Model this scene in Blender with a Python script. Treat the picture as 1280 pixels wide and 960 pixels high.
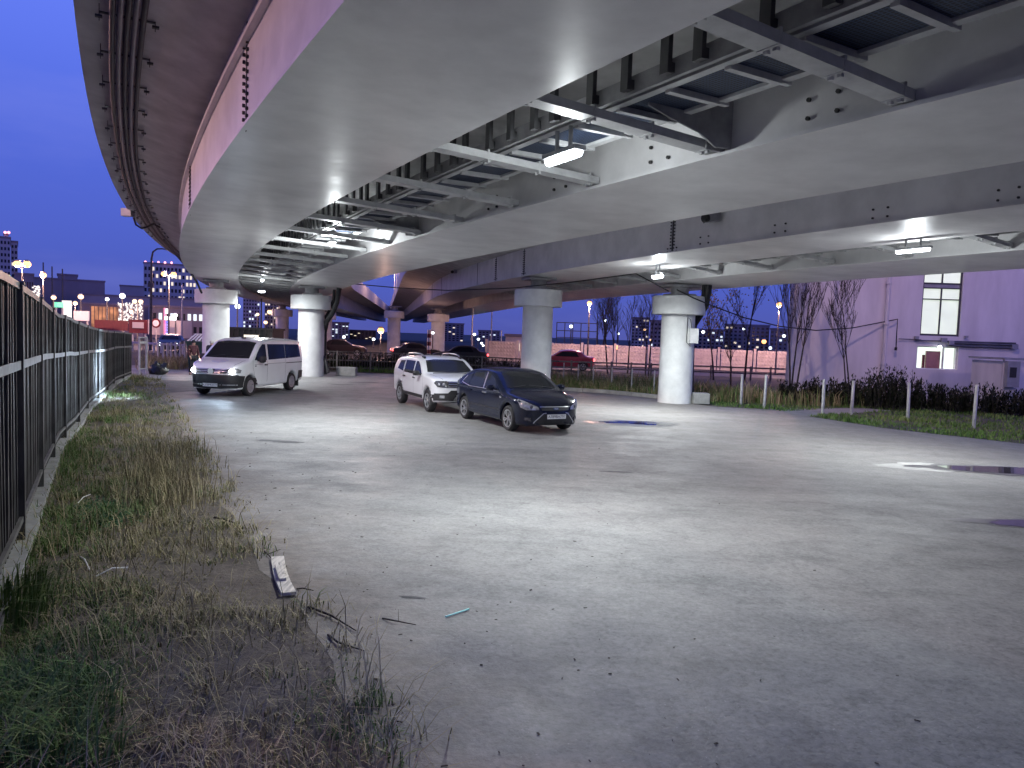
import bpy, bmesh, math, random
import numpy as np
from mathutils import Vector, Matrix, noise
from mathutils.bvhtree import BVHTree

random.seed(7)
R = math.radians
SC = bpy.context.scene
COL = SC.collection
for o in list(bpy.data.objects):
    bpy.data.objects.remove(o)

# ------------------------------------------------------------------ camera
FPX, CAM_H, HOR, ROLL = 930.0, 2.4, 418.0, math.atan(.034)
PITCH = math.atan((HOR - 480) / FPX)
FWD = Vector((0, math.cos(PITCH), math.sin(PITCH)))
_up0 = Vector((0, -math.sin(PITCH), math.cos(PITCH)))
_r0 = Vector((1, 0, 0))
RIGHT = math.cos(ROLL) * _r0 + math.sin(ROLL) * _up0
UP = -math.sin(ROLL) * _r0 + math.cos(ROLL) * _up0
EYE = Vector((0, 0, CAM_H))
cam_data = bpy.data.cameras.new('camera')
cam = bpy.data.objects.new('camera', cam_data)
COL.objects.link(cam)
cam.matrix_world = Matrix(((RIGHT.x, UP.x, -FWD.x, 0), (RIGHT.y, UP.y, -FWD.y, 0), (RIGHT.z, UP.z, -FWD.z, CAM_H), (0, 0, 0, 1)))
cam_data.sensor_fit = 'HORIZONTAL'
cam_data.sensor_width = 36
cam_data.lens = 36 * FPX / 1280
cam_data.clip_start = .05
cam_data.clip_end = 3000
SC.camera = cam

# ------------------------------------------------------------------ sky and exposure
SC.view_settings.view_transform = 'Standard'
SC.view_settings.look = 'None'
SC.view_settings.exposure = 0.55
SC.view_settings.gamma = 1
SC.view_settings.use_curve_mapping = False
world = bpy.data.worlds.new('World')
SC.world = world
world.use_nodes = True
wn, wl = world.node_tree.nodes, world.node_tree.links
wn.clear()
w_out = wn.new('ShaderNodeOutputWorld')
w_bg = wn.new('ShaderNodeBackground')
w_tc = wn.new('ShaderNodeTexCoord')
w_sep = wn.new('ShaderNodeSeparateXYZ')
w_ramp = wn.new('ShaderNodeValToRGB')
wl.new(w_tc.outputs['Generated'], w_sep.inputs[0])
wl.new(w_sep.outputs['Z'], w_ramp.inputs['Fac'])
cr = w_ramp.color_ramp
cr.elements[0].position = 0.0
cr.elements[0].color = (.055, .066, .27, 1)
cr.elements[1].position = 1.0
cr.elements[1].color = (.05, .075, .42, 1)
for p, c in ((.08, (.055, .083, .38, 1)), (.22, (.062, .105, .50, 1)), (.42, (.105, .165, .70, 1))):
    e = cr.elements.new(p)
    e.color = c
w_map = wn.new('ShaderNodeMapping')
w_map.inputs['Scale'].default_value = (1.6, 1.6, 6.0)
w_noise = wn.new('ShaderNodeTexNoise')
w_noise.inputs['Scale'].default_value = 1.7
w_noise.inputs['Detail'].default_value = 5
w_noise.inputs['Roughness'].default_value = .55
wl.new(w_tc.outputs['Generated'], w_map.inputs[0])
wl.new(w_map.outputs[0], w_noise.inputs['Vector'])
w_cr = wn.new('ShaderNodeValToRGB')
w_cr.color_ramp.elements[0].position = .50
w_cr.color_ramp.elements[1].position = .80
wl.new(w_noise.outputs['Fac'], w_cr.inputs['Fac'])
w_mul = wn.new('ShaderNodeMath')
w_mul.operation = 'MULTIPLY'
w_mul.inputs[1].default_value = .16
wl.new(w_cr.outputs['Color'], w_mul.inputs[0])
w_mix = wn.new('ShaderNodeMix')
w_mix.data_type = 'RGBA'
wl.new(w_mul.outputs[0], w_mix.inputs['Factor'])
wl.new(w_ramp.outputs['Color'], w_mix.inputs['A'])
w_mix.inputs['B'].default_value = (.26, .27, .62, 1)
wl.new(w_mix.outputs['Result'], w_bg.inputs['Color'])
w_bg.inputs['Strength'].default_value = 1.0
wl.new(w_bg.outputs[0], w_out.inputs[0])
# the sun is below the horizon: no sun lamp, the lamps seen and some added ones do the rest
LED_POWER, SODIUM = 285.0, (1.0, .55, .42)


# ------------------------------------------------------------------ geometry helpers
def gz(y):
    t = min(1, max(0, (y - 3) / 14))
    return .45 * (1 - t * t * (3 - 2 * t))


def ray(x, y):
    return FWD + (x - 640) / FPX * RIGHT - (y - 480) / FPX * UP


def at(x, y, Y):
    """point seen at photo coordinates x, y at distance Y"""
    d = ray(x, y)
    return EYE + d * (Y / d.y)


def gp(x, y):
    """point of the ground seen at photo coordinates x, y"""
    d = ray(x, y)
    z = 0.
    for _ in range(25):
        p = EYE + d * ((z - CAM_H) / d.z)
        z = .5 * z + .5 * gz(p.y)
    return EYE + d * ((z - CAM_H) / d.z)


def atz(x, y, z):
    d = ray(x, y)
    return EYE + d * ((z - CAM_H) / d.z)


class MB:
    def __init__(s):
        s.v, s.f = [], []

    def add(s, vs, fs):
        n = len(s.v)
        s.v += [tuple(v) for v in vs]
        s.f += [tuple(n + i for i in f) for f in fs]
        return s

    def box(s, x0, x1, y0, y1, z0, z1):
        return s.add([(x0, y0, z0), (x1, y0, z0), (x1, y1, z0), (x0, y1, z0), (x0, y0, z1), (x1, y0, z1), (x1, y1, z1), (x0, y1, z1)],
                     [(3, 2, 1, 0), (4, 5, 6, 7), (0, 1, 5, 4), (1, 2, 6, 5), (2, 3, 7, 6), (3, 0, 4, 7)])

    def obox(s, c, ax, ay, az, hx, hy, hz):
        c, ax, ay, az = Vector(c), Vector(ax), Vector(ay), Vector(az)
        P = [c + ax * hx * i + ay * hy * j + az * hz * k for k in (-1, 1) for i, j in ((-1, -1), (1, -1), (1, 1), (-1, 1))]
        return s.add(P, [(3, 2, 1, 0), (4, 5, 6, 7), (0, 1, 5, 4), (1, 2, 6, 5), (2, 3, 7, 6), (3, 0, 4, 7)])

    def bar(s, a, b, w, h=None, up=(0, 0, 1)):
        a, b = Vector(a), Vector(b)
        d = b - a
        L = d.length
        d.normalize()
        u = Vector(up)
        if abs(d.dot(u)) > .98:
            u = Vector((0, 1, 0))
        sx = d.cross(u).normalized()
        u = sx.cross(d)
        return s.obox((a + b) / 2, d, sx, u, L / 2, w / 2, (h or w) / 2)

    def tube(s, pts, r, n=8, caps=True):
        pts = [Vector(p) for p in pts]
        rs = r if isinstance(r, (list, tuple)) else [r] * len(pts)
        rings = []
        prev = None
        for i, p in enumerate(pts):
            d = (pts[min(i + 1, len(pts) - 1)] - pts[max(i - 1, 0)])
            if d.length < 1e-9:
                d = Vector((0, 0, 1))
            d.normalize()
            if prev is None:
                a = Vector((0, 0, 1)) if abs(d.z) < .9 else Vector((1, 0, 0))
                x = d.cross(a).normalized()
            else:
                x = (prev - d * prev.dot(d))
                if x.length < 1e-6:
                    x = d.orthogonal()
                x.normalize()
            prev = x
            y = d.cross(x)
            rings.append([p + (x * math.cos(2 * math.pi * k / n) + y * math.sin(2 * math.pi * k / n)) * rs[i] for k in range(n)])
        vs = [v for rg in rings for v in rg]
        fs = []
        for i in range(len(rings) - 1):
            for k in range(n):
                a, b = i * n + k, i * n + (k + 1) % n
                fs.append((a, b, b + n, a + n))
        if caps:
            fs.append(tuple(reversed(range(n))))
            fs.append(tuple(range((len(rings) - 1) * n, len(rings) * n)))
        return s.add(vs, fs)

    def lathe(s, prof, c=(0, 0, 0), n=24, axis='z'):
        c = Vector(c)
        vs, fs = [], []
        for r, z in prof:
            for k in range(n):
                a = 2 * math.pi * k / n
                p = (r * math.cos(a), r * math.sin(a), z) if axis == 'z' else (r * math.cos(a), z, r * math.sin(a))
                vs.append(c + Vector(p))
        m = len(prof)
        for i in range(m - 1):
            for k in range(n):
                a, b = i * n + k, i * n + (k + 1) % n
                fs.append((a, b, b + n, a + n) if axis == 'z' else (a, a + n, b + n, b))
        return s.add(vs, fs)

    def prism(s, poly, z0, z1):
        n = len(poly)
        vs = [(p[0], p[1], z0) for p in poly] + [(p[0], p[1], z1) for p in poly]
        fs = [tuple(reversed(range(n))), tuple(range(n, 2 * n))] + [(i, (i + 1) % n, n + (i + 1) % n, n + i) for i in range(n)]
        return s.add(vs, fs)

    def sphere(s, c, r, n=10, m=6, sz=1.0):
        c = Vector(c)
        vs = [c + Vector((0, 0, -r * sz))]
        for i in range(1, m):
            t = -math.pi / 2 + math.pi * i / m
            for k in range(n):
                a = 2 * math.pi * k / n
                vs.append(c + Vector((r * math.cos(t) * math.cos(a), r * math.cos(t) * math.sin(a), r * sz * math.sin(t))))
        vs.append(c + Vector((0, 0, r * sz)))
        fs = [(0, 1 + (k + 1) % n, 1 + k) for k in range(n)]
        for i in range(m - 2):
            for k in range(n):
                a, b = 1 + i * n + k, 1 + i * n + (k + 1) % n
                fs.append((a, b, b + n, a + n))
        t = len(vs) - 1
        o = 1 + (m - 2) * n
        fs += [(o + k, o + (k + 1) % n, t) for k in range(n)]
        return s.add(vs, fs)

    def mesh(s, name, smooth=None):
        me = bpy.data.meshes.new(name)
        me.from_pydata(s.v, [], s.f)
        if smooth is not None:
            me.polygons.foreach_set('use_smooth', [True] * len(me.polygons))
            me.set_sharp_from_angle(angle=R(smooth))
        me.update()
        return me


def link(name, data, m=None, parent=None, local=False):
    o = bpy.data.objects.new(name, data)
    COL.objects.link(o)
    if m is not None and data is not None and not data.materials:
        data.materials.append(m)
    if parent is not None:
        o.parent = parent
        if not local:                       # data written in world coordinates under an unrotated parent
            w = Vector(parent.location)
            q = parent.parent
            while q is not None:
                w += Vector(q.location)
                q = q.parent
            o.location = -w
    return o


def obj(name, mb, m, parent=None, local=False, smooth=None, label=None, kind=None):
    o = link(name, mb.mesh(name, smooth), m, parent, local)
    if label:
        o['label'] = label
    if kind:
        o['kind'] = kind
    return o


def tag(o, label, cat, group=None):
    o['label'] = label
    o['category'] = cat
    if group:
        o['group'] = group
    return o


def thing(name, label, cat, loc=(0, 0, 0), rz=0, group=None):
    o = bpy.data.objects.new(name, None)
    o.empty_display_size = .2
    COL.objects.link(o)
    o.location = loc
    o.rotation_euler = (0, 0, rz)
    return tag(o, label, cat, group)


def structure(name, mb, m, smooth=None):
    return obj(name, mb, m, smooth=smooth, kind='structure')


def copy_tree(o, parent=None):
    c = o.copy()
    COL.objects.link(c)
    c.parent = parent
    for ch in o.children:
        copy_tree(ch, c)
    return c


# ------------------------------------------------------------------ materials
def mat(name, col, rough=.6, metal=0., var=.12, scale=3., bump=0., bscale=40., col2=None, spec=.5, detail=6, coat=0., stretch=None):
    m = bpy.data.materials.new(name)
    m.use_nodes = True
    n, l = m.node_tree.nodes, m.node_tree.links
    b = n['Principled BSDF']
    b.inputs['Roughness'].default_value = rough
    b.inputs['Metallic'].default_value = metal
    b.inputs['Specular IOR Level'].default_value = spec
    b.inputs['Coat Weight'].default_value = coat
    b.inputs['Coat Roughness'].default_value = .06
    tc = n.new('ShaderNodeTexCoord')
    vec = tc.outputs['Object']
    if stretch:
        mp = n.new('ShaderNodeMapping')
        mp.inputs['Scale'].default_value = stretch
        l.new(vec, mp.inputs[0])
        vec = mp.outputs[0]
    nz = n.new('ShaderNodeTexNoise')
    nz.inputs['Scale'].default_value = scale
    nz.inputs['Detail'].default_value = detail
    nz.inputs['Roughness'].default_value = .6
    l.new(vec, nz.inputs['Vector'])
    rp = n.new('ShaderNodeValToRGB')
    c2 = col2 or tuple(c * (1 - 2 * var) for c in col)
    c1 = col if col2 else tuple(min(1, c * (1 + var)) for c in col)
    rp.color_ramp.elements[0].position = .32
    rp.color_ramp.elements[1].position = .68
    rp.color_ramp.elements[0].color = (*c2, 1)
    rp.color_ramp.elements[1].color = (*c1, 1)
    l.new(nz.outputs['Fac'], rp.inputs['Fac'])
    l.new(rp.outputs['Color'], b.inputs['Base Color'])
    if bump:
        nb = n.new('ShaderNodeTexNoise')
        nb.inputs['Scale'].default_value = bscale
        nb.inputs['Detail'].default_value = 4
        l.new(vec, nb.inputs['Vector'])
        bp = n.new('ShaderNodeBump')
        bp.inputs['Strength'].default_value = bump
        bp.inputs['Distance'].default_value = .02
        l.new(nb.outputs['Fac'], bp.inputs['Height'])
        l.new(bp.outputs[0], b.inputs['Normal'])
    return m


def emit(name, col, strength, base=(.3, .3, .3), var=0., scale=5.):
    m = bpy.data.materials.new(name)
    m.use_nodes = True
    n, l = m.node_tree.nodes, m.node_tree.links
    b = n['Principled BSDF']
    b.inputs['Base Color'].default_value = (*base, 1)
    b.inputs['Emission Color'].default_value = (*col, 1)
    b.inputs['Emission Strength'].default_value = strength
    if var:
        tc = n.new('ShaderNodeTexCoord')
        nz = n.new('ShaderNodeTexNoise')
        nz.inputs['Scale'].default_value = scale
        l.new(tc.outputs['Object'], nz.inputs['Vector'])
        rp = n.new('ShaderNodeValToRGB')
        rp.color_ramp.elements[0].position = .3
        rp.color_ramp.elements[1].position = .7
        rp.color_ramp.elements[0].color = tuple(c * (1 - var) for c in col) + (1,)
        rp.color_ramp.elements[1].color = (*col, 1)
        l.new(nz.outputs['Fac'], rp.inputs['Fac'])
        l.new(rp.outputs['Color'], b.inputs['Emission Color'])
    return m


def glass(name, col=(.022, .024, .027), rough=.06):
    m = mat(name, col, rough, var=.02, spec=.20)
    return m


def island_mat(name, cols, rough=.8, patch=.35, trans=.25):
    """leaf or grass colour: varies per blade and in patches"""
    m = bpy.data.materials.new(name)
    m.use_nodes = True
    n, l = m.node_tree.nodes, m.node_tree.links
    b = n['Principled BSDF']
    b.inputs['Roughness'].default_value = rough
    b.inputs['Specular IOR Level'].default_value = .25
    g = n.new('ShaderNodeNewGeometry')
    nz = n.new('ShaderNodeTexNoise')
    nz.inputs['Scale'].default_value = patch
    nz.inputs['Detail'].default_value = 3
    l.new(g.outputs['Position'], nz.inputs['Vector'])
    mr = n.new('ShaderNodeMapRange')
    mr.inputs['From Min'].default_value = .3
    mr.inputs['From Max'].default_value = .7
    l.new(nz.outputs['Fac'], mr.inputs['Value'])
    mx = n.new('ShaderNodeMix')
    mx.inputs['Factor'].default_value = .55
    l.new(mr.outputs[0], mx.inputs['A'])
    l.new(g.outputs['Random Per Island'], mx.inputs['B'])
    rp = n.new('ShaderNodeValToRGB')
    e = rp.color_ramp.elements
    e[0].color = (*cols[0], 1)
    e[1].color = (*cols[-1], 1)
    e[0].position, e[1].position = .12, .88
    for i, c in enumerate(cols[1:-1]):
        k = e.new(.12 + .76 * (i + 1) / (len(cols) - 1))
        k.color = (*c, 1)
    l.new(mx.outputs['Result'], rp.inputs['Fac'])
    l.new(rp.outputs['Color'], b.inputs['Base Color'])
    return m


M = {}
M['girder'] = mat('girder_paint', (.72, .715, .72), .36, var=.09, scale=1.1, bump=.05, bscale=5, detail=8)
M['steel_dark'] = mat('weathered_steel_paint', (.30, .30, .31), .5, var=.15, scale=4, bump=.05)
M['steel_white'] = mat('white_steel_paint', (.48, .485, .49), .45, var=.1, scale=5)
M['soffit'] = mat('deck_soffit_concrete', (.54, .535, .53), .8, var=.12, scale=1.5, bump=.12, bscale=18)
M['mesh_panel'] = None
# uneven sheen of the rolled and sprayed paint
_n, _l = M['girder'].node_tree.nodes, M['girder'].node_tree.links
_tc, _mp, _nz, _mr = _n.new('ShaderNodeTexCoord'), _n.new('ShaderNodeMapping'), _n.new('ShaderNodeTexNoise'), _n.new('ShaderNodeMapRange')
_mp.inputs['Rotation'].default_value = (0, 0, R(30))
_mp.inputs['Scale'].default_value = (.6, 2.2, 2)
_nz.inputs['Scale'].default_value = 1.6
_nz.inputs['Detail'].default_value = 7
_mr.inputs['From Min'].default_value, _mr.inputs['From Max'].default_value = .3, .7
_mr.inputs['To Min'].default_value, _mr.inputs['To Max'].default_value = .30, .42
_l.new(_tc.outputs['Object'], _mp.inputs[0])
_l.new(_mp.outputs[0], _nz.inputs['Vector'])
_l.new(_nz.outputs['Fac'], _mr.inputs['Value'])
_l.new(_mr.outputs[0], _n['Principled BSDF'].inputs['Roughness'])
M['bolt'] = mat('bolt_steel', (.06, .06, .06), .5, .5, var=.2)
M['rubber'] = mat('black_rubber', (.022, .022, .024), .75, var=.2, scale=20)
M['cable'] = mat('black_cable', (.015, .015, .017), .55, var=.2)
M['pipe'] = mat('grey_conduit', (.12, .12, .13), .4, .3, var=.15)
M['pillar'] = mat('pillar_white_paint', (.70, .71, .70), .7, var=.09, scale=1.6, bump=.08, bscale=25, detail=9)
M['concrete'] = mat('grey_concrete', (.33, .33, .32), .85, var=.15, scale=2.5, bump=.2, bscale=30)
M['fence'] = mat('dark_fence_paint', (.075, .073, .072), .5, .1, var=.3, scale=6, bump=.1)
M['fence_rail'] = mat('worn_fence_rail', (.16, .155, .15), .45, .2, var=.25, scale=6)
M['led'] = emit('led_diffuser', (.86, .93, 1.0), 9)
M['housing'] = mat('lamp_housing', (.35, .36, .37), .4, .4)
M['sodium'] = emit('sodium_lamp', (1.0, .44, .13), 2.2)
M['sodium_soft'] = emit('warm_lamp', (1.0, .60, .30), 2.2)
M['coolwhite'] = emit('white_lamp', (.85, .95, 1.0), 4)
M['window_lit'] = emit('lit_window', (1.0, .84, .62), .7)
M['window_cool'] = emit('cool_lit_window', (.8, .92, 1.0), .9)
M['window_dark'] = glass('dark_window', (.02, .022, .03), .12)
M['plastic'] = mat('black_plastic', (.02, .02, .022), .55, var=.15, scale=12)
M['chrome'] = mat('chrome', (.62, .62, .63), .28, 1., var=.03)
M['alloy'] = mat('alloy_rim', (.55, .56, .58), .3, .85, var=.06)
M['alloy_dark'] = mat('dark_rim_barrel', (.015, .015, .016), .7, .2)
M['glass'] = glass('car_glass')
M['paint_white'] = mat('white_car_paint', (.90, .91, .91), .3, var=.02, scale=2, coat=.6)
M['paint_silver'] = mat('pale_silver_car_paint', (.66, .67, .69), .3, .1, var=.02, scale=2, coat=.6)
M['paint_navy'] = mat('navy_car_paint', (.006, .009, .024), .16, .0, var=.05, scale=2, coat=.35, spec=.3)
M['paint_red'] = mat('red_car_paint', (.35, .02, .05), .3, coat=.6)
M['paint_grey'] = mat('grey_car_paint', (.03, .03, .033), .4, coat=.15)
M['lens'] = mat('headlight_lens', (.45, .46, .48), .12, .5, var=.25, scale=14)
M['lens_dark'] = mat('smoked_headlight_lens', (.12, .12, .13), .1, .4, var=.5, scale=22)
M['lens_on'] = emit('headlight_on', (.92, .96, 1.0), 28)
M['lens_amber'] = mat('indicator_lens', (.5, .2, .04), .2)
M['plate'] = mat('plate_white', (.75, .75, .74), .4, var=.03)
M['ink'] = mat('plate_ink', (.02, .02, .02), .5)
M['wood'] = mat('weathered_plank', (.60, .54, .47), .8, var=.25, scale=5, bump=.3, bscale=30, stretch=(8, .6, 8))
M['bark'] = mat('dark_bark', (.055, .045, .04), .9, var=.3, scale=15, bump=.4)
M['bark_pale'] = mat('grey_bark', (.13, .105, .10), .9, var=.3, scale=15, bump=.4)
M['leaf_dark'] = island_mat('dark_shrub_leaf', [(.012, .016, .010), (.028, .034, .018), (.055, .05, .03)], patch=1.2)
M['leaf_yellow'] = island_mat('yellow_leaf', [(.30, .17, .03), (.42, .26, .05), (.22, .16, .04)])
M['grass_verge'] = island_mat('verge_grass', [(.09, .11, .035), (.16, .17, .06), (.32, .28, .13), (.50, .44, .26), (.22, .17, .09)], patch=.7)
M['grass_green'] = island_mat('green_grass', [(.06, .115, .028), (.10, .18, .045), (.20, .24, .09)], patch=.5)
M['grass_lawn'] = island_mat('lawn_grass', [(.06, .13, .025), (.11, .20, .045), (.20, .24, .08)], patch=.5)
M['grass_dry'] = island_mat('tall_dry_grass', [(.12, .11, .05), (.28, .23, .12), (.48, .41, .25)], patch=.8)
M['clover'] = island_mat('clover_leaf', [(.025, .085, .035), (.05, .14, .055)], patch=2)
M['twig'] = mat('dead_twig', (.05, .038, .03), .9, var=.3, scale=20)
M['wallpaint'] = mat('pale_render', (.66, .61, .645), .85, var=.085, scale=.55, bump=.12, bscale=12, detail=10, stretch=(2.2, 2.2, .5))
M['grey_metal'] = mat('grey_metal_sheet', (.30, .30, .33), .5, .3, var=.1)
M['green_bin'] = mat('green_container', (.015, .075, .05), .5, var=.2)
M['dark_bin'] = mat('dark_container', (.012, .012, .013), .6, var=.3)
M['bag'] = mat('black_bag', (.02, .02, .02), .35, bump=.5, bscale=6)
M['far_dark'] = mat('far_dark_cladding', (.23, .20, .22), .8, var=.15, scale=.1)
M['far_blue'] = mat('far_blue_cladding', (.34, .31, .33), .8, var=.12, scale=.1)
M['far_grey'] = mat('far_grey_panels', (.46, .41, .42), .85, var=.12, scale=.15)
M['far_pale'] = mat('far_pale_panels', (.50, .46, .46), .85, var=.12, scale=.15)
M['pink_wall'] = mat('concrete_fence_panel', (.62, .55, .53), .85, var=.1, scale=1.5, bump=.2, bscale=8)
M['sign_red'] = mat('red_hoarding', (.12, .016, .022), .6)
M['sign_white'] = mat('white_board', (.75, .73, .74), .6, var=.05)
M['white_paint'] = mat('white_paint', (.75, .75, .74), .5)
M['post'] = mat('galvanised_post', (.50, .50, .50), .5, .3, var=.12, scale=6)
M['cyan'] = mat('pale_cyan_plastic', (.42, .95, .84), .35, var=.05)
M['skin'] = mat('skin', (.45, .28, .21), .6, var=.05)
M['cloth_dark'] = mat('dark_cloth', (.018, .018, .024), .9, var=.3, scale=12)
M['cloth_red'] = mat('maroon_cloth', (.06, .016, .025), .9, var=.3, scale=12)
M['hair_grey'] = mat('grey_hair', (.35, .34, .33), .8)


def mesh_panel_mat():
    m = mat('navy_grating', (.012, .02, .05), .55, .3, var=.1)
    n, l = m.node_tree.nodes, m.node_tree.links
    b = n['Principled BSDF']
    tc = n.new('ShaderNodeTexCoord')
    br = n.new('ShaderNodeTexBrick')
    br.offset = 0
    br.inputs['Scale'].default_value = 1
    br.inputs['Brick Width'].default_value = .04
    br.inputs['Row Height'].default_value = .04
    br.inputs['Mortar Size'].default_value = .006
    br.inputs['Color1'].default_value = (.006, .009, .02, 1)
    br.inputs['Color2'].default_value = (.006, .009, .02, 1)
    br.inputs['Mortar'].default_value = (.03, .055, .12, 1)
    l.new(tc.outputs['Object'], br.inputs['Vector'])
    l.new(br.outputs['Color'], b.inputs['Base Color'])
    bp = n.new('ShaderNodeBump')
    bp.inputs['Distance'].default_value = .01
    l.new(br.outputs['Fac'], bp.inputs['Height'])
    l.new(bp.outputs[0], b.inputs['Normal'])
    return m


M['mesh_panel'] = mesh_panel_mat()


def ground_mat(name, kind):
    m = bpy.data.materials.new(name)
    m.use_nodes = True
    n, l = m.node_tree.nodes, m.node_tree.links
    b = n['Principled BSDF']
    g = n.new('ShaderNodeNewGeometry')
    P = g.outputs['Position']

    def nz(scale, detail=6, rough=.6, vec=None, dist=0.):
        t = n.new('ShaderNodeTexNoise')
        t.inputs['Scale'].default_value = scale
        t.inputs['Detail'].default_value = detail
        t.inputs['Roughness'].default_value = rough
        t.inputs['Distortion'].default_value = dist
        l.new(vec or P, t.inputs['Vector'])
        return t.outputs['Fac']

    def ramp(f, stops):
        r = n.new('ShaderNodeValToRGB')
        e = r.color_ramp.elements
        e[0].position, e[0].color = stops[0][0], (*stops[0][1], 1)
        e[1].position, e[1].color = stops[-1][0], (*stops[-1][1], 1)
        for p, c in stops[1:-1]:
            k = e.new(p)
            k.color = (*c, 1)
        l.new(f, r.inputs['Fac'])
        return r.outputs['Color']

    def mix(f, a, bb, mode='MIX'):
        x = n.new('ShaderNodeMix')
        x.data_type = 'RGBA'
        x.blend_type = mode
        if isinstance(f, float):
            x.inputs['Factor'].default_value = f
        else:
            l.new(f, x.inputs['Factor'])
        for s, v in (('A', a), ('B', bb)):
            if isinstance(v, tuple):
                x.inputs[s].default_value = (*v, 1)
            else:
                l.new(v, x.inputs[s])
        return x.outputs['Result']

    def mth(op, a, v):
        x = n.new('ShaderNodeMath')
        x.operation = op
        for i, q in enumerate((a, v)):
            if isinstance(q, (int, float)):
                x.inputs[i].default_value = q
            else:
                l.new(q, x.inputs[i])
        return x.outputs[0]

    W = (1, 1, 1)
    K = (0, 0, 0)
    if kind == 'lot':
        base = ramp(nz(.22, 5), [(.3, (.178, .177, .178)), (.5, (.222, .221, .219)), (.72, (.265, .263, .258))])
        mp = n.new('ShaderNodeMapping')
        mp.inputs['Rotation'].default_value = (0, 0, R(24))
        mp.inputs['Scale'].default_value = (.6, 1.7, 1)
        l.new(P, mp.inputs[0])
        streak = ramp(nz(.9, 7, .65, mp.outputs[0], .6), [(.33, (.62, .62, .63)), (.52, (1, 1, 1)), (.75, (1.12, 1.11, 1.08))])
        c = mix(.6, base, streak, 'MULTIPLY')
        mid = ramp(nz(2.4, 9, .68, None, .8), [(.30, (.56, .555, .565)), (.47, (.95, .95, .95)), (.7, (1.15, 1.14, 1.11))])
        c = mix(.65, c, mid, 'MULTIPLY')
        fine = ramp(nz(26, 10, .78), [(.32, (.42, .41, .41)), (.5, (.98, .98, .98)), (.68, (1.32, 1.32, 1.3))])
        c = mix(.8, c, fine, 'MULTIPLY')
        patchy = ramp(nz(7, 10, .75, None, .5), [(.34, (.60, .59, .60)), (.5, (1, 1, 1)), (.66, (1.2, 1.19, 1.16))])
        c = mix(.5, c, patchy, 'MULTIPLY')
        fleck = ramp(nz(48, 2, .5), [(.71, K), (.76, W)])
        c = mix(mth('MULTIPLY', fleck, .5), c, (.55, .54, .52))
        scuff = ramp(nz(5.5, 10, .75, mp.outputs[0], 1.4), [(.60, K), (.74, W)])
        c = mix(mth('MULTIPLY', scuff, .35), c, (.37, .367, .36))
        oil = ramp(nz(.75, 6, .6, None, 1.2), [(.60, K), (.72, W)])
        c = mix(mth('MULTIPLY', oil, .3), c, (.10, .098, .105))
        grit = ramp(nz(60, 3, .6), [(.70, K), (.76, W)])
        c = mix(mth('MULTIPLY', grit, .5), c, (.09, .085, .08))
        vo = n.new('ShaderNodeTexVoronoi')
        vo.feature = 'DISTANCE_TO_EDGE'
        vo.inputs['Scale'].default_value = .28
        l.new(P, vo.inputs['Vector'])
        crack = ramp(vo.outputs['Distance'], [(.0025, W), (.006, K)])
        c = mix(mth('MULTIPLY', crack, mth('MULTIPLY', ramp(nz(.5, 3), [(.45, K), (.62, W)]), .12)), c, (.08, .075, .075))
        at_ = n.new('ShaderNodeAttribute')
        at_.attribute_name = 'dirt'
        d = mth('MULTIPLY', at_.outputs['Fac'], mth('ADD', mth('MULTIPLY', nz(1.6, 8, .7), 3.2), -.55))
        c = mix(mth('MINIMUM', mth('MAXIMUM', d, 0.), .92), c, ramp(nz(8, 8, .7), [(.3, (.075, .06, .05)), (.5, (.135, .11, .09)), (.72, (.21, .178, .15))]))
        l.new(c, b.inputs['Base Color'])
        l.new(ramp(nz(1.1, 6), [(.3, (.52,) * 3), (.7, (.82,) * 3)]), b.inputs['Roughness'])
        hgt = mth('ADD', mth('MULTIPLY', nz(26, 8, .7), .5), mth('MULTIPLY', nz(5, 6, .7), 1.2))
        bs, bd = .6, .02
    elif kind == 'soil':
        c = ramp(nz(1.4, 9, .7), [(.3, (.07, .056, .045)), (.5, (.13, .105, .083)), (.72, (.22, .185, .15))])
        c = mix(.6, c, ramp(nz(22, 8, .7), [(.3, (.5, .5, .5)), (.7, (1.2, 1.2, 1.2))]), 'MULTIPLY')
        l.new(c, b.inputs['Base Color'])
        b.inputs['Roughness'].default_value = .95
        hgt = mth('ADD', mth('MULTIPLY', nz(24, 8, .75), .6), mth('MULTIPLY', nz(4, 6), 1.5))
        bs, bd = .8, .04
    elif kind == 'road':
        c = ramp(nz(.5, 8), [(.3, (.04, .04, .042)), (.7, (.07, .068, .068))])
        l.new(c, b.inputs['Base Color'])
        b.inputs['Roughness'].default_value = .7
        hgt = nz(40)
        bs, bd = .2, .01
    else:                                       # far ground
        c = ramp(nz(.12, 8), [(.3, (.025, .028, .018)), (.5, (.05, .048, .034)), (.7, (.075, .065, .05))])
        l.new(c, b.inputs['Base Color'])
        b.inputs['Roughness'].default_value = .95
        hgt = nz(6, 8)
        bs, bd = .5, .05
    bp = n.new('ShaderNodeBump')
    bp.inputs['Strength'].default_value = bs
    bp.inputs['Distance'].default_value = bd
    l.new(hgt, bp.inputs['Height'])
    l.new(bp.outputs[0], b.inputs['Normal'])
    return m


def water_mat():
    m = bpy.data.materials.new('puddle_water')
    m.use_nodes = True
    b = m.node_tree.nodes['Principled BSDF']
    b.inputs['Base Color'].default_value = (.025, .022, .024, 1)
    b.inputs['Roughness'].default_value = .03
    b.inputs['Specular IOR Level'].default_value = .5
    return m


M['water'] = water_mat()
M['lot'] = ground_mat('worn_concrete_lot', 'lot')
M['soil'] = ground_mat('verge_soil', 'soil')
M['roadm'] = ground_mat('dark_asphalt', 'road')
M['farground'] = ground_mat('far_ground', 'far')

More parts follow.
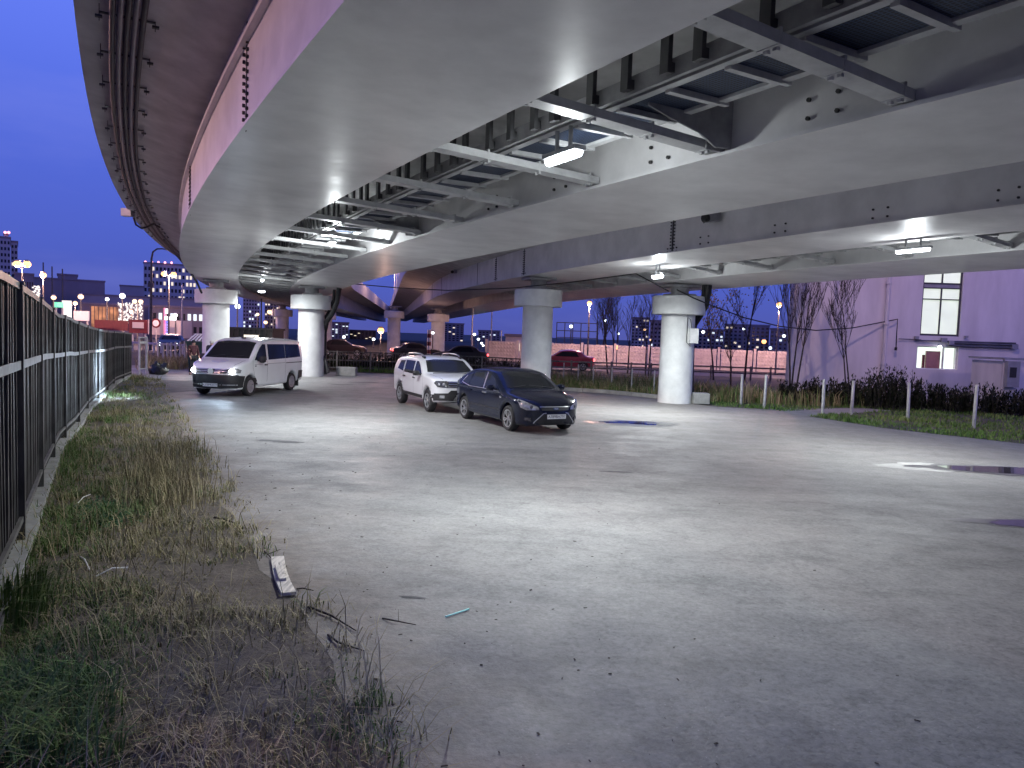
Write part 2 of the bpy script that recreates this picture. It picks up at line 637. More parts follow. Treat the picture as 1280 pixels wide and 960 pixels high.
# ------------------------------------------------------------------ ground
def interp(pts, y):
    if y <= pts[0][0]:
        a, b = pts[0], pts[1]
    elif y >= pts[-1][0]:
        a, b = pts[-2], pts[-1]
    else:
        for a, b in zip(pts, pts[1:]):
            if a[0] <= y <= b[0]:
                break
    return a[1] + (b[1] - a[1]) * (y - a[0]) / (b[0] - a[0])


LEFT_EDGE = [(-6, 1.6), (3.2, -.58), (3.94, -.90), (5.14, -1.47), (6.3, -2.12), (7.8, -2.97), (13.9, -6.0), (24.3, -11.4), (31, -14.9), (33, -18.0), (36, -20.5), (42, -21)]
RIGHT_EDGE = [(-6, 46), (10, 25.4), (19.3, 13.4), (21.9, 11.1), (24.7, 10.0), (26.9, 9.4), (27.3, 7.4), (30.2, 5.9), (31.9, 4.15), (32.8, 2.1), (34.5, .2), (37, -1.0), (42, -1.9)]
xl = lambda y: interp(LEFT_EDGE, y)
xr = lambda y: interp(RIGHT_EDGE, y)
YS = [-40, -20, -10] + [-6 + .25 * i for i in range(193)] + [46, 52, 60, 80, 120, 200, 400, 900]


def sheet(name, m, ys, cols, dz, attr=None, smooth=True):
    """strip sheet: cols(y) gives the x values of one row"""
    vs, fs, at_ = [], [], []
    n = None
    for y in ys:
        row = cols(y)
        n = len(row)
        for x in row:
            vs.append((x, y, gz(y) + dz))
            at_.append(attr(x, y) if attr else 0)
    for i in range(len(ys) - 1):
        for k in range(n - 1):
            a = i * n + k
            fs.append((a, a + 1, a + n + 1, a + n))
    mb = MB()
    mb.add(vs, fs)
    o = structure(name, mb, m, smooth=60)
    if attr:
        A = o.data.attributes.new('dirt', 'FLOAT', 'POINT')
        A.data.foreach_set('value', at_)
    return o


sheet('ground', M['farground'], YS, lambda y: [-900, -300, -100, -40, -20, -8, 0, 8, 20, 40, 100, 300, 900], -.012)
ys_lot = [y for y in YS if -6 <= y <= 41]
wob = lambda y: .16 * noise.noise((y * .9, 3.1, 0)) + .10 * noise.noise((y * 2.7, 7.7, 0))


def lot_cols(y):
    a, b = xl(y) + wob(y), xr(y)
    ws = [0, .25, .5, .8, 1.2, 1.8, 2.6, 4]
    return [a + w for w in ws if a + w < b] + [b] if a + 4 < b else [a + (b - a) * i / 8 for i in range(9)]


def lot_dirt(x, y):
    d = x - xl(y)
    return math.exp(-max(0, d) / .8) + .35 * math.exp(-max(0, xr(y) - x) / .5)


sheet('pavement', M['lot'], ys_lot, lot_cols, .0, lot_dirt)
ys_v = [y for y in YS if 1 <= y <= 33]
sheet('soil', M['soil'], ys_v, lambda y: [xl(y) - 9, xl(y) - 4, xl(y) - 2, xl(y) - .8, xl(y) + .05 + wob(y)], -.004)
mb = MB()
road_c = [(-160, 104), (-60, 78), (-20, 63), (10, 56), (60, 52), (160, 50)]
for (x0, y0), (x1, y1) in zip(road_c, road_c[1:]):
    mb.add([(x0, y0 - 4.5, 0), (x1, y1 - 4.5, 0), (x1, y1 + 4.5, 0), (x0, y0 + 4.5, 0)], [(0, 1, 2, 3)])
structure('road', mb, M['roadm'])
mb = MB()
mb.add([(9.35, 27.1, .0), (9.95, 24.8, .0), (12.3, 26.6, .0), (14.5, 28.2, .0), (13.8, 29.0, 0), (11.5, 28.0, 0)], [(0, 1, 2, 3, 4, 5)])
structure('path', mb, M['lot'])
# kerb stones behind the cars
kerb = thing('kerb', 'pale concrete kerb curving behind the dark hatchback along the grass', 'kerb', (4, 32, 0))
kp = [(-1.6, 38.6), (-.9, 36.9), (.15, 34.6), (2.1, 32.95), (4.2, 32.05), (5.1, 31.2), (5.95, 30.3), (6.9, 28.7)]
for (x0, y0), (x1, y1) in zip(kp, kp[1:]):
    n = max(1, round(math.hypot(x1 - x0, y1 - y0) / 1.0))
    for i in range(n):
        a = Vector((x0 + (x1 - x0) * i / n, y0 + (y1 - y0) * i / n, .05))
        b = Vector((x0 + (x1 - x0) * (i + .975) / n, y0 + (y1 - y0) * (i + .975) / n, .05))
        obj('kerb_stone', MB().bar(a, b, .2, .2 + random.uniform(-.012, .012)), M['concrete'], kerb)


def blob_sheet(name, cx, cy, rx, ry, rot, m, dz, seed, n=40, kind='structure'):
    pts = []
    for k in range(n):
        a = 2 * math.pi * k / n
        q = 1 + .42 * noise.noise((math.cos(a) * 1.3 + seed, math.sin(a) * 1.3, seed)) + .24 * noise.noise((math.cos(a) * 4 + seed, math.sin(a) * 4, seed))
        x, y = rx * q * math.cos(a), ry * q * math.sin(a)
        X, Y = cx + x * math.cos(rot) - y * math.sin(rot), cy + x * math.sin(rot) + y * math.cos(rot)
        pts.append((X, Y, gz(Y) + dz))
    c = (cx, cy, gz(cy) + dz)
    mb = MB()
    mb.add([c] + pts, [(0, 1 + k, 1 + (k + 1) % n) for k in range(n)])
    o = obj(name, mb, m, kind=kind)
    return o


M['wet'] = mat('wet_concrete', (.10, .098, .10), .35, var=.2, scale=2, bump=.05, bscale=10)
M['silt'] = mat('dried_silt', (.38, .375, .36), .9, var=.1, scale=4, bump=.2)
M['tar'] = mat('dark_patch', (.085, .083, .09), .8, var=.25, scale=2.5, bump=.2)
p = gp(1232, 588)
blob_sheet('silt', p.x - .9, p.y + .15, 1.15, .55, R(-6), M['silt'], .004, 1.3)
blob_sheet('wet_ground', p.x + .5, p.y - .02, 1.85, .62, R(-4), M['wet'], .008, 2.2)
blob_sheet('puddle', p.x + .75, p.y, 1.5, .50, R(-4), M['water'], .012, 2.9)
p = gp(1262, 655)
blob_sheet('wet_ground', p.x + .45, p.y, .95, .34, R(-3), M['wet'], .004, 4.2)
blob_sheet('puddle', p.x + .5, p.y, .76, .26, R(-3), M['water'], .008, 5.1)
p = gp(790, 529)
blob_sheet('wet_ground', p.x + .1, p.y, 1.35, .62, R(5), M['wet'], .004, 6.3)
for i, (dx, dy, rx, ry) in enumerate(((-.2, .0, .8, .20), (.6, -.16, .6, .15), (.15, .34, .6, .12))):
    blob_sheet('puddle', p.x + dx, p.y + dy, rx, ry, R(4), M['water'], .008, 7.7 + i)
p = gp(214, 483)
blob_sheet('wet_ground', p.x, p.y, 2.3, 3.2, R(20), M['tar'], .004, 9.7)  # shadow beside the van painted as a dark patch on the damp concrete
p = gp(590, 515)
for i, (px, py, rx, ry) in enumerate(((352, 552, .5, .16), (515, 747, .10, .022), (770, 590, .32, .06), (455, 478, .7, .25), (430, 481, .5, .15))):
    p = gp(px, py)
    blob_sheet('stain', p.x, p.y, rx, ry, R(-12 + 7 * i), M['tar'], .0045, 11.1 + i)

# ------------------------------------------------------------------ viaducts
C1, C2 = Vector((150, 94, 0)), Vector((150, 84, 0))


def pol(C, r, th, z=0.):
    a = R(th)
    return Vector((C.x + r * math.cos(a), C.y + r * math.sin(a), z))


def straight_after(t0):
    """a bend that runs out into a straight past the angle t0"""
    return lambda r, th: r if th >= t0 else r / math.cos(R(t0 - th))


off1, off2 = straight_after(187.4), straight_after(190)


def sweep(prof, ths, C, off, closed=True):
    n = len(prof)
    vs = [pol(C, off(r, t), t, z) for t in ths for r, z in prof]
    fs = []
    for i in range(len(ths) - 1):
        for k in range(n if closed else n - 1):
            a, b = i * n + k, i * n + (k + 1) % n
            fs.append((a, b, b + n, a + n))
    if closed:
        fs.append(tuple(range(n)))
        fs.append(tuple(reversed(range((len(ths) - 1) * n, len(ths) * n))))
    mb = MB()
    mb.add(vs, fs)
    return mb


def thetas(a, b, st=.4):
    n = int(abs(b - a) / st)
    return [a + (b - a) * i / n for i in range(n + 1)]


def girder_prof(r0, r1, zc, zt, bank=.04):
    rc = (r0 + r1) / 2
    z = lambda r: zc + bank * (r - rc)
    f = .035
    return [(r0, z(r0)), (r0, z(r0) + f), (r0 + .06, z(r0) + f), (r0 + .06, zt), (r1 - .06, zt), (r1 - .06, z(r1) + f), (r1, z(r1) + f), (r1, z(r1))]


class Via:
    pass


def viaduct(label, C, off, th0, th1, gs, deck, base):
    v = Via()
    v.C, v.off = C, off
    v.root = thing('viaduct', label, 'viaduct', base)
    T = thetas(th0, th1)
    for g in gs:
        obj('box_girder', sweep(girder_prof(*g), T, C, off), M['girder'], v.root, smooth=30)
    obj('deck_slab', sweep(deck, T, C, off), M['soffit'], v.root, smooth=20)
    return v


P1c, P2c = pol(C1, 174.37, 199.0), pol(C1, 169.9, 199.63)
V1 = viaduct('curved grey steel viaduct nearest the camera with pipes along its soffit', C1, off1, 224, 154,
             [(173.3, 175.35, 4.6, 5.92), (168.45, 170.75, 4.42, 5.85)],
             [(177.05, 6.25), (176.2, 6.13), (175.5, 5.9), (175.0, 5.86), (168.6, 5.76), (167.9, 5.85), (166.8, 6.02), (166.72, 6.02), (166.72, 7.3), (166.95, 7.3), (166.95, 6.5), (176.8, 6.6), (176.8, 7.3), (177.05, 7.3)],
             (-14, 37, 0))
V2 = viaduct('second curved grey steel viaduct standing behind the nearer one', C2, off2, 220, 150,
             [(156.5, 158.75, 4.78, 6.0), (152.25, 155.0, 4.5, 5.8)],
             [(160.9, 6.36), (159.6, 6.2), (158.9, 5.98), (158.4, 5.93), (152.5, 5.68), (151.8, 5.78), (150.4, 6.0), (150.32, 6.0), (150.32, 7.2), (150.5, 7.2), (150.5, 6.5), (160.7, 6.75), (160.7, 7.5), (160.9, 7.5)],
             (3, 31, 0))


def radial(name, me_, v, th, m, kind=None):
    """a mesh written along +X round the bend's centre, turned to angle th"""
    o = link(name, me_, m, v.root, local=True)
    o.location = v.C - Vector(v.root.location)
    o.rotation_euler = (0, 0, R(th))
    if kind:
        o['kind'] = kind
    return o


def ibeam(r0, r1, z0, z1, h=.09, w=.21):
    mb = MB()
    a, b = Vector((r0, 0, z0)), Vector((r1, 0, z1))
    mb.bar(a + Vector((0, 0, h / 2)), b + Vector((0, 0, h / 2)), w, h)
    for t in (.06, .37, .66, .95):
        c = a + (b - a) * t
        mb.box(c.x - .012, c.x + .012, -w / 2 - .006, w / 2 + .006, c.z - .006, c.z + h + .03)
        for sy in (-1, 1):
            mb.box(c.x - .05, c.x - .014, sy * (w / 2 - .06) - .02, sy * (w / 2 - .06) + .02, c.z - .03, c.z)
    return mb.mesh('cross_beam')


M['rail_dark'] = mat('dark_railing_paint', (.07, .07, .075), .5, .1)


def walkway(v, r_in, r_out, z_in, z_out, th_first, step, k0, k1, gl, gr, zg, rail_r, th_end):
    beam = ibeam(r_in + .03 - .06 + .03, r_out + .04, z_in + .06, z_out + .06)
    # long frames of the walkway
    T = thetas(th_first + step * 2.5, th_end, .4)
    for r in (gl, gr):
        obj('walkway_frame', sweep([(r - .05, zg), (r + .05, zg), (r + .05, zg + .07), (r - .05, zg + .07)], T, v.C, v.off), M['steel_white'], v.root)
    obj('edge_beam', sweep([(rail_r - .09, zg), (rail_r - .04, zg), (rail_r - .04, zg + .17), (rail_r - .09, zg + .17)], T, v.C, v.off), M['steel_dark'], v.root)
    for z, w in ((.98, .05), (.66, .03)):
        obj('rail', sweep([(rail_r, zg + z), (rail_r + w, zg + z), (rail_r + w, zg + z + w), (rail_r, zg + z + w)], T, v.C, v.off), M['rail_dark'], v.root)
    arc = step / 3
    w = gl * R(arc)
    pm = MB().box(gr + .055, gl - .055, -w / 2 + .005, w / 2 - .005, zg + .03, zg + .045).mesh('walkway_panel')
    cm = MB().box(gr + .03, gl - .03, -.035, .035, zg - .03, zg + .028).box(gr - .10, gr + .02, -.03, .03, zg - .02, zg + .03).mesh('walkway_rib')
    po = MB().box(rail_r, rail_r + .05, -.055, .055, zg + .02, zg + 1.04).box(rail_r - .05, rail_r + .0, -.05, .05, zg + .03, zg + .12).mesh('railing_post')
    for k in range(k0, k1):
        th = th_first - step * k
        if th > th_end:
            radial('cross_beam', beam, v, th, M['steel_white'])
            for j in range(3):
                radial('walkway_panel', pm, v, th - arc * (j + .5), M['mesh_panel'])
                radial('walkway_rib', cm, v, th - arc * (j + .02), M['steel_white'])
            for j in range(4):
                radial('railing_post', po, v, th - step / 4 * (j + .25) - (.05 if j == 1 else 0), M['rail_dark'])


walkway(V1, 170.72, 173.3, 4.46, 4.6, 210.78, .76, -3, 30, 172.10, 171.38, 4.78, 172.30, 188)
walkway(V2, 154.97, 156.5, 4.56, 4.72, 205.92, .87, -8, 13, 156.05, 155.45, 4.87, 156.22, 194)


# bolts, seams and brackets on the webs
def bolt_mb(v, items, size=.02, out=.03):
    mb = MB()
    for r, th, z, s in items:
        c = pol(v.C, v.off(r, th), th, z)
        d = Vector((math.cos(R(th)), math.sin(R(th)), 0)) * s
        x = Vector((-d.y, d.x, 0))
        pts = []
        for q in (0, out):
            pts += [c + d * q + (x * math.cos(a) + Vector((0, 0, 1)) * math.sin(a)) * size for a in [i * math.pi / 3 for i in range(6)]]
        mb.add(pts, [tuple(range(6, 12))] + [(i, (i + 1) % 6, 6 + (i + 1) % 6, 6 + i) for i in range(6)])
    return mb


it = []
for th in (210.5, 209.71, 208.95, 208.2):
    for a in (-.055, .055):
        for z in (4.62, 4.80):
            it.append((170.70, th + a, z, 1))
for th in (209.84, 207.4):
    for a in (-.02, .02):
        it.append((175.29, th + a, 4.70, 1))
for th, dz in ((209.1, 0), (206.58, 0)):
    for j in range(14):
        for a in (-.035, .035):
            it.append((175.29, th + a - .0 * j, 4.7 + j * .082, 1))
obj('bolt', bolt_mb(V1, it, .022), M['bolt'], V1.root, kind='stuff')
for th in (213.0, 209.1, 206.58, 203.2, 199.6, 195.5):       # web seams and the rib under the pipe soffit
    obj('web_seam', sweep([(175.288, 4.63), (175.297, 4.63), (175.297, 5.86), (175.288, 5.86)], [th - .008, th + .008], C1, off1), M['bolt'], V1.root)
obj('web_rib', sweep([(175.28, 5.60), (175.37, 5.60), (175.37, 5.66), (175.28, 5.66)], thetas(224, 185), C1, off1), M['girder'], V1.root, smooth=30)
it = []
for th in (204.87, 205.82, 203.9, 206.7):
    for a in (-.06, .06):
        for z in (4.95, 5.12):
            it.append((158.69, th + a, z, 1))
for th in (203.39, 199.42, 198.0):
    for j in range(12):
        wd = (.03, .075)[j < 2]
        for a in (-wd, -wd / 3, wd / 3, wd) if j < 2 else (-wd, wd):
            it.append((158.69, th + a, 4.86 + j * .09, 1))
obj('bolt', bolt_mb(V2, it, .022), M['bolt'], V2.root, kind='stuff')
for th in (207.5, 203.39, 199.42, 198.0, 196.76, 192.6, 190.2):
    obj('web_seam', sweep([(158.688, 4.85), (158.70, 4.85), (158.70, 5.95), (158.688, 5.95)], [th - .012, th + .012], C2, off2), M['bolt'], V2.root)
# bracket plates on the inner web of the near viaduct (beams with a curved haunch)
for th in (210.11, 206.95):
    mb = MB()
    P = [(170.72, 4.52), (170.95, 4.50), (171.2, 4.62), (171.6, 4.70), (171.9, 4.78), (171.9, 4.98), (171.55, 4.98), (171.2, 4.93), (171.05, 5.0), (171.0, 5.2), (170.9, 5.6), (170.72, 5.6)]
    nP = len(P)
    vs = [(r, s * .012, z) for s in (-1, 1) for r, z in P]
    mb.add(vs, [tuple(range(nP)), tuple(reversed(range(nP, 2 * nP)))] + [(i, i + nP, (i + 1) % nP + nP, (i + 1) % nP) for i in range(nP)])
    mb.box(170.70, 170.98, -.12, -.10, 4.5, 5.0)
    for j in range(5):
        for q in (0, 1):
            mb.lathe([(0, 0), (.018, 0), (.018, .025), (0, .03)], (170.78 + q * .12, -.15, 4.55 + j * .095), 6, 'y')
    radial('bracket', mb.mesh('bracket'), V1, th, M['steel_dark'])

# pipes slung under the outer soffit
pipes = thing('cable_run', 'bundle of dark pipes clipped along the curved viaduct soffit', 'pipes', tuple(pol(C1, 176.4, 208)))
for i in range(5):
    r = 176.30 + i * .085
    T = thetas(222, 196, .35)
    pts = [pol(C1, r + .004 * math.sin(t * 2.2 + i), t, 6.05 - .010 * (i % 2)) for t in T]
    obj('pipe', MB().tube(pts, .036, 8), M['pipe'] if i in (1, 3) else M['cable'], pipes, smooth=50)
cl = MB()
cl.box(176.16, 176.78, -.025, .025, 6.095, 6.11).box(176.16, 176.17, -.012, .012, 6.0, 6.16).box(176.77, 176.78, -.012, .012, 6.0, 6.2).box(176.12, 176.20, -.03, .03, 6.04, 6.065).box(176.74, 176.82, -.03, .03, 6.04, 6.065)
clm = cl.mesh('pipe_clamp')
for k in range(26):
    th = 212.5 - .48 * k
    o = link('pipe_clamp', clm, M['bolt'], pipes, local=True)
    o.location = C1 - Vector(pipes.location)
    o.rotation_euler = (0, 0, R(th))
# flood light box on the deck edge
p = at(160, 266, 26.1)
fl = thing('floodlight', 'small grey floodlight box hung on the deck edge over the sky', 'floodlight', tuple(p))
obj('housing', MB().box(p.x - .18, p.x + .16, p.y - .14, p.y + .14, p.z - .12, p.z + .14), M['housing'], fl)
obj('bracket', MB().bar(p + Vector((.1, 0, .1)), p + Vector((.35, .1, .35)), .05), M['steel_dark'], fl)
q = [at(167, 272, 26.1), at(170, 281, 26.1), at(177, 285.5, 26.2), at(183, 284, 26.4), at(192, 280, 27), at(200, 284, 27.2)]
obj('cord', MB().tube(q, .035, 6), M['cable'], fl, smooth=60)


# pillars
def pillar(px, cx, cy, zb, captop, label, m, n=40, rot=0):
    t = thing('pillar', label, 'pillar', (cx, cy, 0), group='viaduct pillars')
    rs, rc, h = .64, 1.0, .69
    obj('shaft', MB().lathe([(rs * 1.0, -.05), (rs, .5), (rs * .985, captop - h + .02)], n=n), m, t, True, 40)
    obj('cap', MB().lathe([(0, captop - h), (rc - .02, captop - h), (rc, captop - h + .02), (rc, captop - .03), (rc - .03, captop), (0, captop)], n=n), m, t, True, 40)
    mb = MB()
    mb.box(-.45, .45, -.45, .45, captop, captop + .10)
    mb.lathe([(0, captop + .1), (.34, captop + .1), (.34, zb - .1), (0, zb - .1)], n=20)
    mb.box(-.6, .6, -.5, .5, zb - .10, zb - .004)
    b = obj('bearing', mb, M['steel_dark'], t, True, 40)
    b.rotation_euler = (0, 0, R(20))
    return t


PIL1 = pillar(270, P1c.x, P1c.y, 4.58, 4.11, 'white round pillar rising behind the white van and dark container', M['pillar'])
PIL2 = pillar(388, P2c.x, P2c.y, 4.42, 3.98, 'white round pillar beside the back end of the white van', M['pillar'])
PIL3 = pillar(668, .98, 31.3, 4.78, 4.28, 'white round pillar standing right behind the dark hatchback', M['pillar'])
PIL4 = pillar(844, 6.27, 28.55, 4.49, 4.05, 'white round pillar with an electrical box, next to the lawn', M['pillar'])
for x, y, zb, lab in ((-23.3, 75, 4.6, 'distant pillar lit pinkish between the two white pillars by the van'), (-18.2, 72, 4.42, 'distant pillar mostly hidden behind the white pillar by the van'),
                      (at(492, 430, 74).x, 74, 4.8, 'distant orange lit pillar standing next to the yellow street lamp'), (at(547, 430, 68).x, 68, 4.5, 'distant orange lit pillar above the roof of the silver car')):
    pillar(0, x, y, zb, zb - .5, lab, M['pillar'], 24)


# lamps under the decks
def area(name, loc, sx, sy, power, col, rot=(0, 0, 0), spread=165):
    L = bpy.data.lights.new(name, 'AREA')
    L.shape = 'RECTANGLE'
    L.size, L.size_y = sx, sy
    L.energy = power
    L.color = col
    L.spread = R(spread)
    o = bpy.data.objects.new(name, L)
    COL.objects.link(o)
    o.location = loc
    o.rotation_euler = rot
    return o


def led(loc, rz, label, L=.62, w=.10, power=1.0):
    pf_ = .5 if L == .35 else .16
    t = thing('tube_light', label, 'lamp', loc, rz, 'lamps under the viaducts')
    obj('housing', MB().box(-L / 2 - .03, L / 2 + .03, -w / 2 - .02, w / 2 + .02, .02, .07).box(-L / 4, -L / 4 + .03, -.02, .02, .07, .42).box(L / 4 - .03, L / 4, -.02, .02, .07, .42), M['housing'], t, True)
    mb = MB()
    mb.tube([(-L / 2, 0, 0), (L / 2, 0, 0)], w / 2, 10)
    obj('diffuser', mb, M['led'], t, True, 40)
    area('lamp_light', (loc[0], loc[1], loc[2] - w / 2 - .015), L, w, LED_POWER * power, (.93, .99, 1.0), (0, 0, rz))
    P_ = bpy.data.lights.new('lamp_light', 'POINT')
    P_.energy, P_.color, P_.shadow_soft_size = LED_POWER * power * pf_, (.93, .99, 1.0), .08
    po_ = bpy.data.objects.new('lamp_light', P_)
    COL.objects.link(po_)
    po_.location = (loc[0], loc[1], loc[2] - w / 2 - .14)
    return t


tang = lambda C, p: math.atan2(p[1] - C.y, p[0] - C.x) + math.pi / 2
for px, py, z, C, lab, L, w, pw in ((704, 196, 4.46, C1, 'glaring white tube light under the nearest viaduct walkway', .62, .12, .82), (415, 304, 4.5, C1, 'small white lamp glinting between cross beams left of the centre', .35, .1, 1.1),
                              (328, 350, 4.44, C1, 'starry white lamp above the roof of the white van', .5, .14, 1.0), (822, 345, 4.42, C2, 'white rectangular lamp just before the pillar with electrical box', .45, .17, 1.3),
                              (1141, 313, 4.5, C2, 'white tube light under the farther viaduct near the lit building', .75, .1, .9)):
    p = atz(px, py, z)
    led(tuple(p), tang(C, p), lab, L, w, pw)
led(tuple(pol(C1, 171.8, 214.6, 4.5)), R(304), 'white tube light under the walkway just behind the camera', .62, .12, .24)  # added out of view to brighten the foreground
p = atz(327, 364, 4.15)
led(tuple(p), 0, 'lower starry white lamp hanging beside the one above the van', .3, .14, .25)

# little fittings on the second viaduct's web
for px, py, lab, s in ((896, 271, 'grey camera box on the web of the farther viaduct', .26), (571, 339, 'dark junction fitting on the seamed viaduct web', .22)):
    d = ray(px, py)
    a, b_ = d.x ** 2 + d.y ** 2, -2 * (C2.x * d.x + C2.y * d.y)
    rr = 158.78
    cc = C2.x ** 2 + C2.y ** 2 - rr * rr
    tt = (-b_ - math.sqrt(b_ * b_ - 4 * a * cc)) / 2 / a
    p = EYE + d * tt
    t = thing('junction_box', lab, 'box', tuple(p), math.atan2(p.y - C2.y, p.x - C2.x))
    obj('box', MB().box(0, .16, -s, s * .6, -s * .5, s * .5), M['grey_metal'], t, True)
    obj('lens', MB().lathe([(0, .0), (s * .42, .0), (s * .38, .12), (s * .2, .14), (0, .12)], (.24, -s * .5 - .06, -.04), 12, 'y'), M['plastic'], t, True)
    obj('strap', MB().bar((.08, s * .4, s * .5), (.05, s * .8, s * .9), .03).bar((.1, -s, -.05), (.1, -s * 1.5, -.12), .02), M['cable'], t, True)

# ------------------------------------------------------------------ fence on the verge
FB = [(-2.75, 3.6, .45)] + [tuple(gp(*q)) for q in ((0, 740), (25, 680), (52.5, 605), (72, 560), (92.5, 538), (111, 510), (129, 495), (144, 479.5), (164, 470.5))]
FB = [Vector(q) for q in FB]
FH = [(3, 2.27), (6.5, 2.30), (10, 2.38), (15, 2.40), (20, 2.22), (24, 2.06), (28.5, 1.98), (33, 1.86)]
seglen = [(b - a).length for a, b in zip(FB, FB[1:])]
FLEN = sum(seglen)


def fpt(s):
    s = max(0, min(FLEN - 1e-4, s))
    for a, b, L in zip(FB, FB[1:], seglen):
        if s <= L:
            return a + (b - a) * (s / L)
        s -= L
    return FB[-1]


def fence_x(y):
    return interp([(q.y, q.x) for q in FB], y)


fence = thing('metal_fence', 'dark metal picket fence with pale middle rail along the grass verge', 'fence', tuple(FB[3]))
fo = Vector(fence.location)


def frame_at(s):
    p, q = fpt(s - .15), fpt(s + .15)
    return math.atan2((q - p).y, (q - p).x)


pk = MB().box(-.022, .022, -.012, .012, .06, .985)
w = .062
pk.add([(-w, .018, .985), (w, .018, .985), (w, .018, .80), (.02, .018, .735), (0, .018, .725), (-.02, .018, .735), (-w, .018, .80),
        (-w, .026, .985), (w, .026, .985), (w, .026, .80), (.02, .026, .735), (0, .026, .725), (-.02, .026, .735), (-w, .026, .80)],
       [(6, 5, 4, 3, 2, 1, 0), (7, 8, 9, 10, 11, 12, 13)] + [(i, (i + 1) % 7, 7 + (i + 1) % 7, 7 + i) for i in range(7)])
pkm = pk.mesh('picket')
po1 = MB().box(-.04, .04, -.055, .04, -.1, 1.0).box(-.05, .05, -.065, .05, 1.0, 1.012).mesh('fence_post')
PAN = 2.95
s, k = .25, 0
rail_pts = []
while s < FLEN:
    p = fpt(s)
    h = interp(FH, p.y)
    if k % 20 == 0:
        o = link('fence_post', po1, M['fence'] if (k // 20) % 2 == 0 else M['fence_rail'], fence, True)
    else:
        o = link('picket', pkm, M['fence'], fence, True)
        o.rotation_euler = (random.uniform(-.012, .012), 0, frame_at(s))
    if k % 20 == 0:
        o.rotation_euler = (0, 0, frame_at(s))
    o.location = p - fo
    o.scale = (1, 1, h)
    s += PAN / 20
    k += 1
NP = int(FLEN / PAN) + 1
for frac, hh, th, off, m in ((.995, .06, .07, .0, 'fence_rail'), (.70, .075, .012, .034, 'fence_rail'), (.115, .045, .03, .03, 'fence_rail')):
    for i in range(NP):
        s0, s1 = .25 + i * PAN, min(FLEN, .25 + (i + 1) * PAN)
        if s1 - s0 < .3:
            continue
        mb = MB()
        n = 3
        for j in range(n):
            a, b = fpt(s0 + (s1 - s0) * j / n), fpt(s0 + (s1 - s0) * (j + 1) / n)
            u = (b - a).normalized()
            nn = Vector((u.y, -u.x, 0)) * off
            a = a + Vector((0, 0, interp(FH, a.y) * frac)) + nn
            b = b + Vector((0, 0, interp(FH, b.y) * frac)) + nn
            mb.bar(a, b, th, hh)
        obj('rail', mb, M[m], fence)
mb = MB()
n = 24
for j in range(n):
    a, b = fpt(FLEN * j / n), fpt(FLEN * (j + 1) / n)
    mb.bar(a + Vector((.03, .02, .02)), b + Vector((.03, .02, .02)), .15, .12)
obj('base_kerb', mb, M['concrete'], fence)
mb = MB()                                           # boards standing behind the pickets
for j in range(n):
    a, b = fpt(FLEN * j / n), fpt(FLEN * (j + 1) / n)
    u = (b - a).normalized()
    nn = Vector((-u.y, u.x, 0)) * .07
    ha, hb = interp(FH, a.y), interp(FH, b.y)
    mb.add([a + nn + Vector((0, 0, .1)), b + nn + Vector((0, 0, .1)), b + nn + Vector((0, 0, hb * .97)), a + nn + Vector((0, 0, ha * .97)),
            a + nn * 1.3 + Vector((0, 0, .1)), b + nn * 1.3 + Vector((0, 0, .1)), b + nn * 1.3 + Vector((0, 0, hb * .97)), a + nn * 1.3 + Vector((0, 0, ha * .97))],
           [(0, 1, 2, 3), (7, 6, 5, 4), (3, 2, 6, 7), (0, 4, 5, 1)])
obj('backing_sheet', mb, M['fence'], fence)


# ------------------------------------------------------------------ grass
def blades(name, pts, m, kind='stuff', parent=None):
    """pts: list of x, y, z, height, width, azimuth, lean, curl"""
    A = np.array(pts, dtype=np.float64)
    n = len(A)
    x, y, z, h, w, az, ln, cu = A.T
    dx, dy = np.cos(az), np.sin(az)
    sx, sy = -dy * w / 2, dx * w / 2
    V = np.zeros((n, 5, 3))
    V[:, 0] = np.stack([x - sx, y - sy, z], 1)
    V[:, 1] = np.stack([x + sx, y + sy, z], 1)
    mx, my, mz = x + dx * h * ln * .4, y + dy * h * ln * .4, z + h * .58 * np.sqrt(np.maximum(.1, 1 - ln * ln * .4))
    V[:, 2] = np.stack([mx + sx * .75, my + sy * .75, mz], 1)
    V[:, 3] = np.stack([mx - sx * .75, my - sy * .75, mz], 1)
    V[:, 4] = np.stack([x + dx * h * (ln + cu), y + dy * h * (ln + cu), z + h * np.maximum(.12, np.sqrt(np.maximum(.02, 1 - (ln * .8) ** 2)) - cu * .5)], 1)
    me = bpy.data.meshes.new(name)
    base = np.arange(n)[:, None] * 5
    loops = np.concatenate([base + np.array([[0, 1, 2, 3]]), base + np.array([[3, 2, 4]])], 1).ravel()
    starts = (np.arange(n)[:, None] * 7 + np.array([[0, 4]])).ravel()
    me.vertices.add(n * 5)
    me.vertices.foreach_set('co', V.ravel())
    me.loops.add(n * 7)
    me.loops.foreach_set('vertex_index', loops.astype(np.int32))
    me.polygons.add(n * 2)
    me.polygons.foreach_set('loop_start', starts.astype(np.int32))
    me.update(calc_edges=True)
    me.validate()
    o = link(name, me, m, parent)
    if kind:
        o['kind'] = kind
    return o


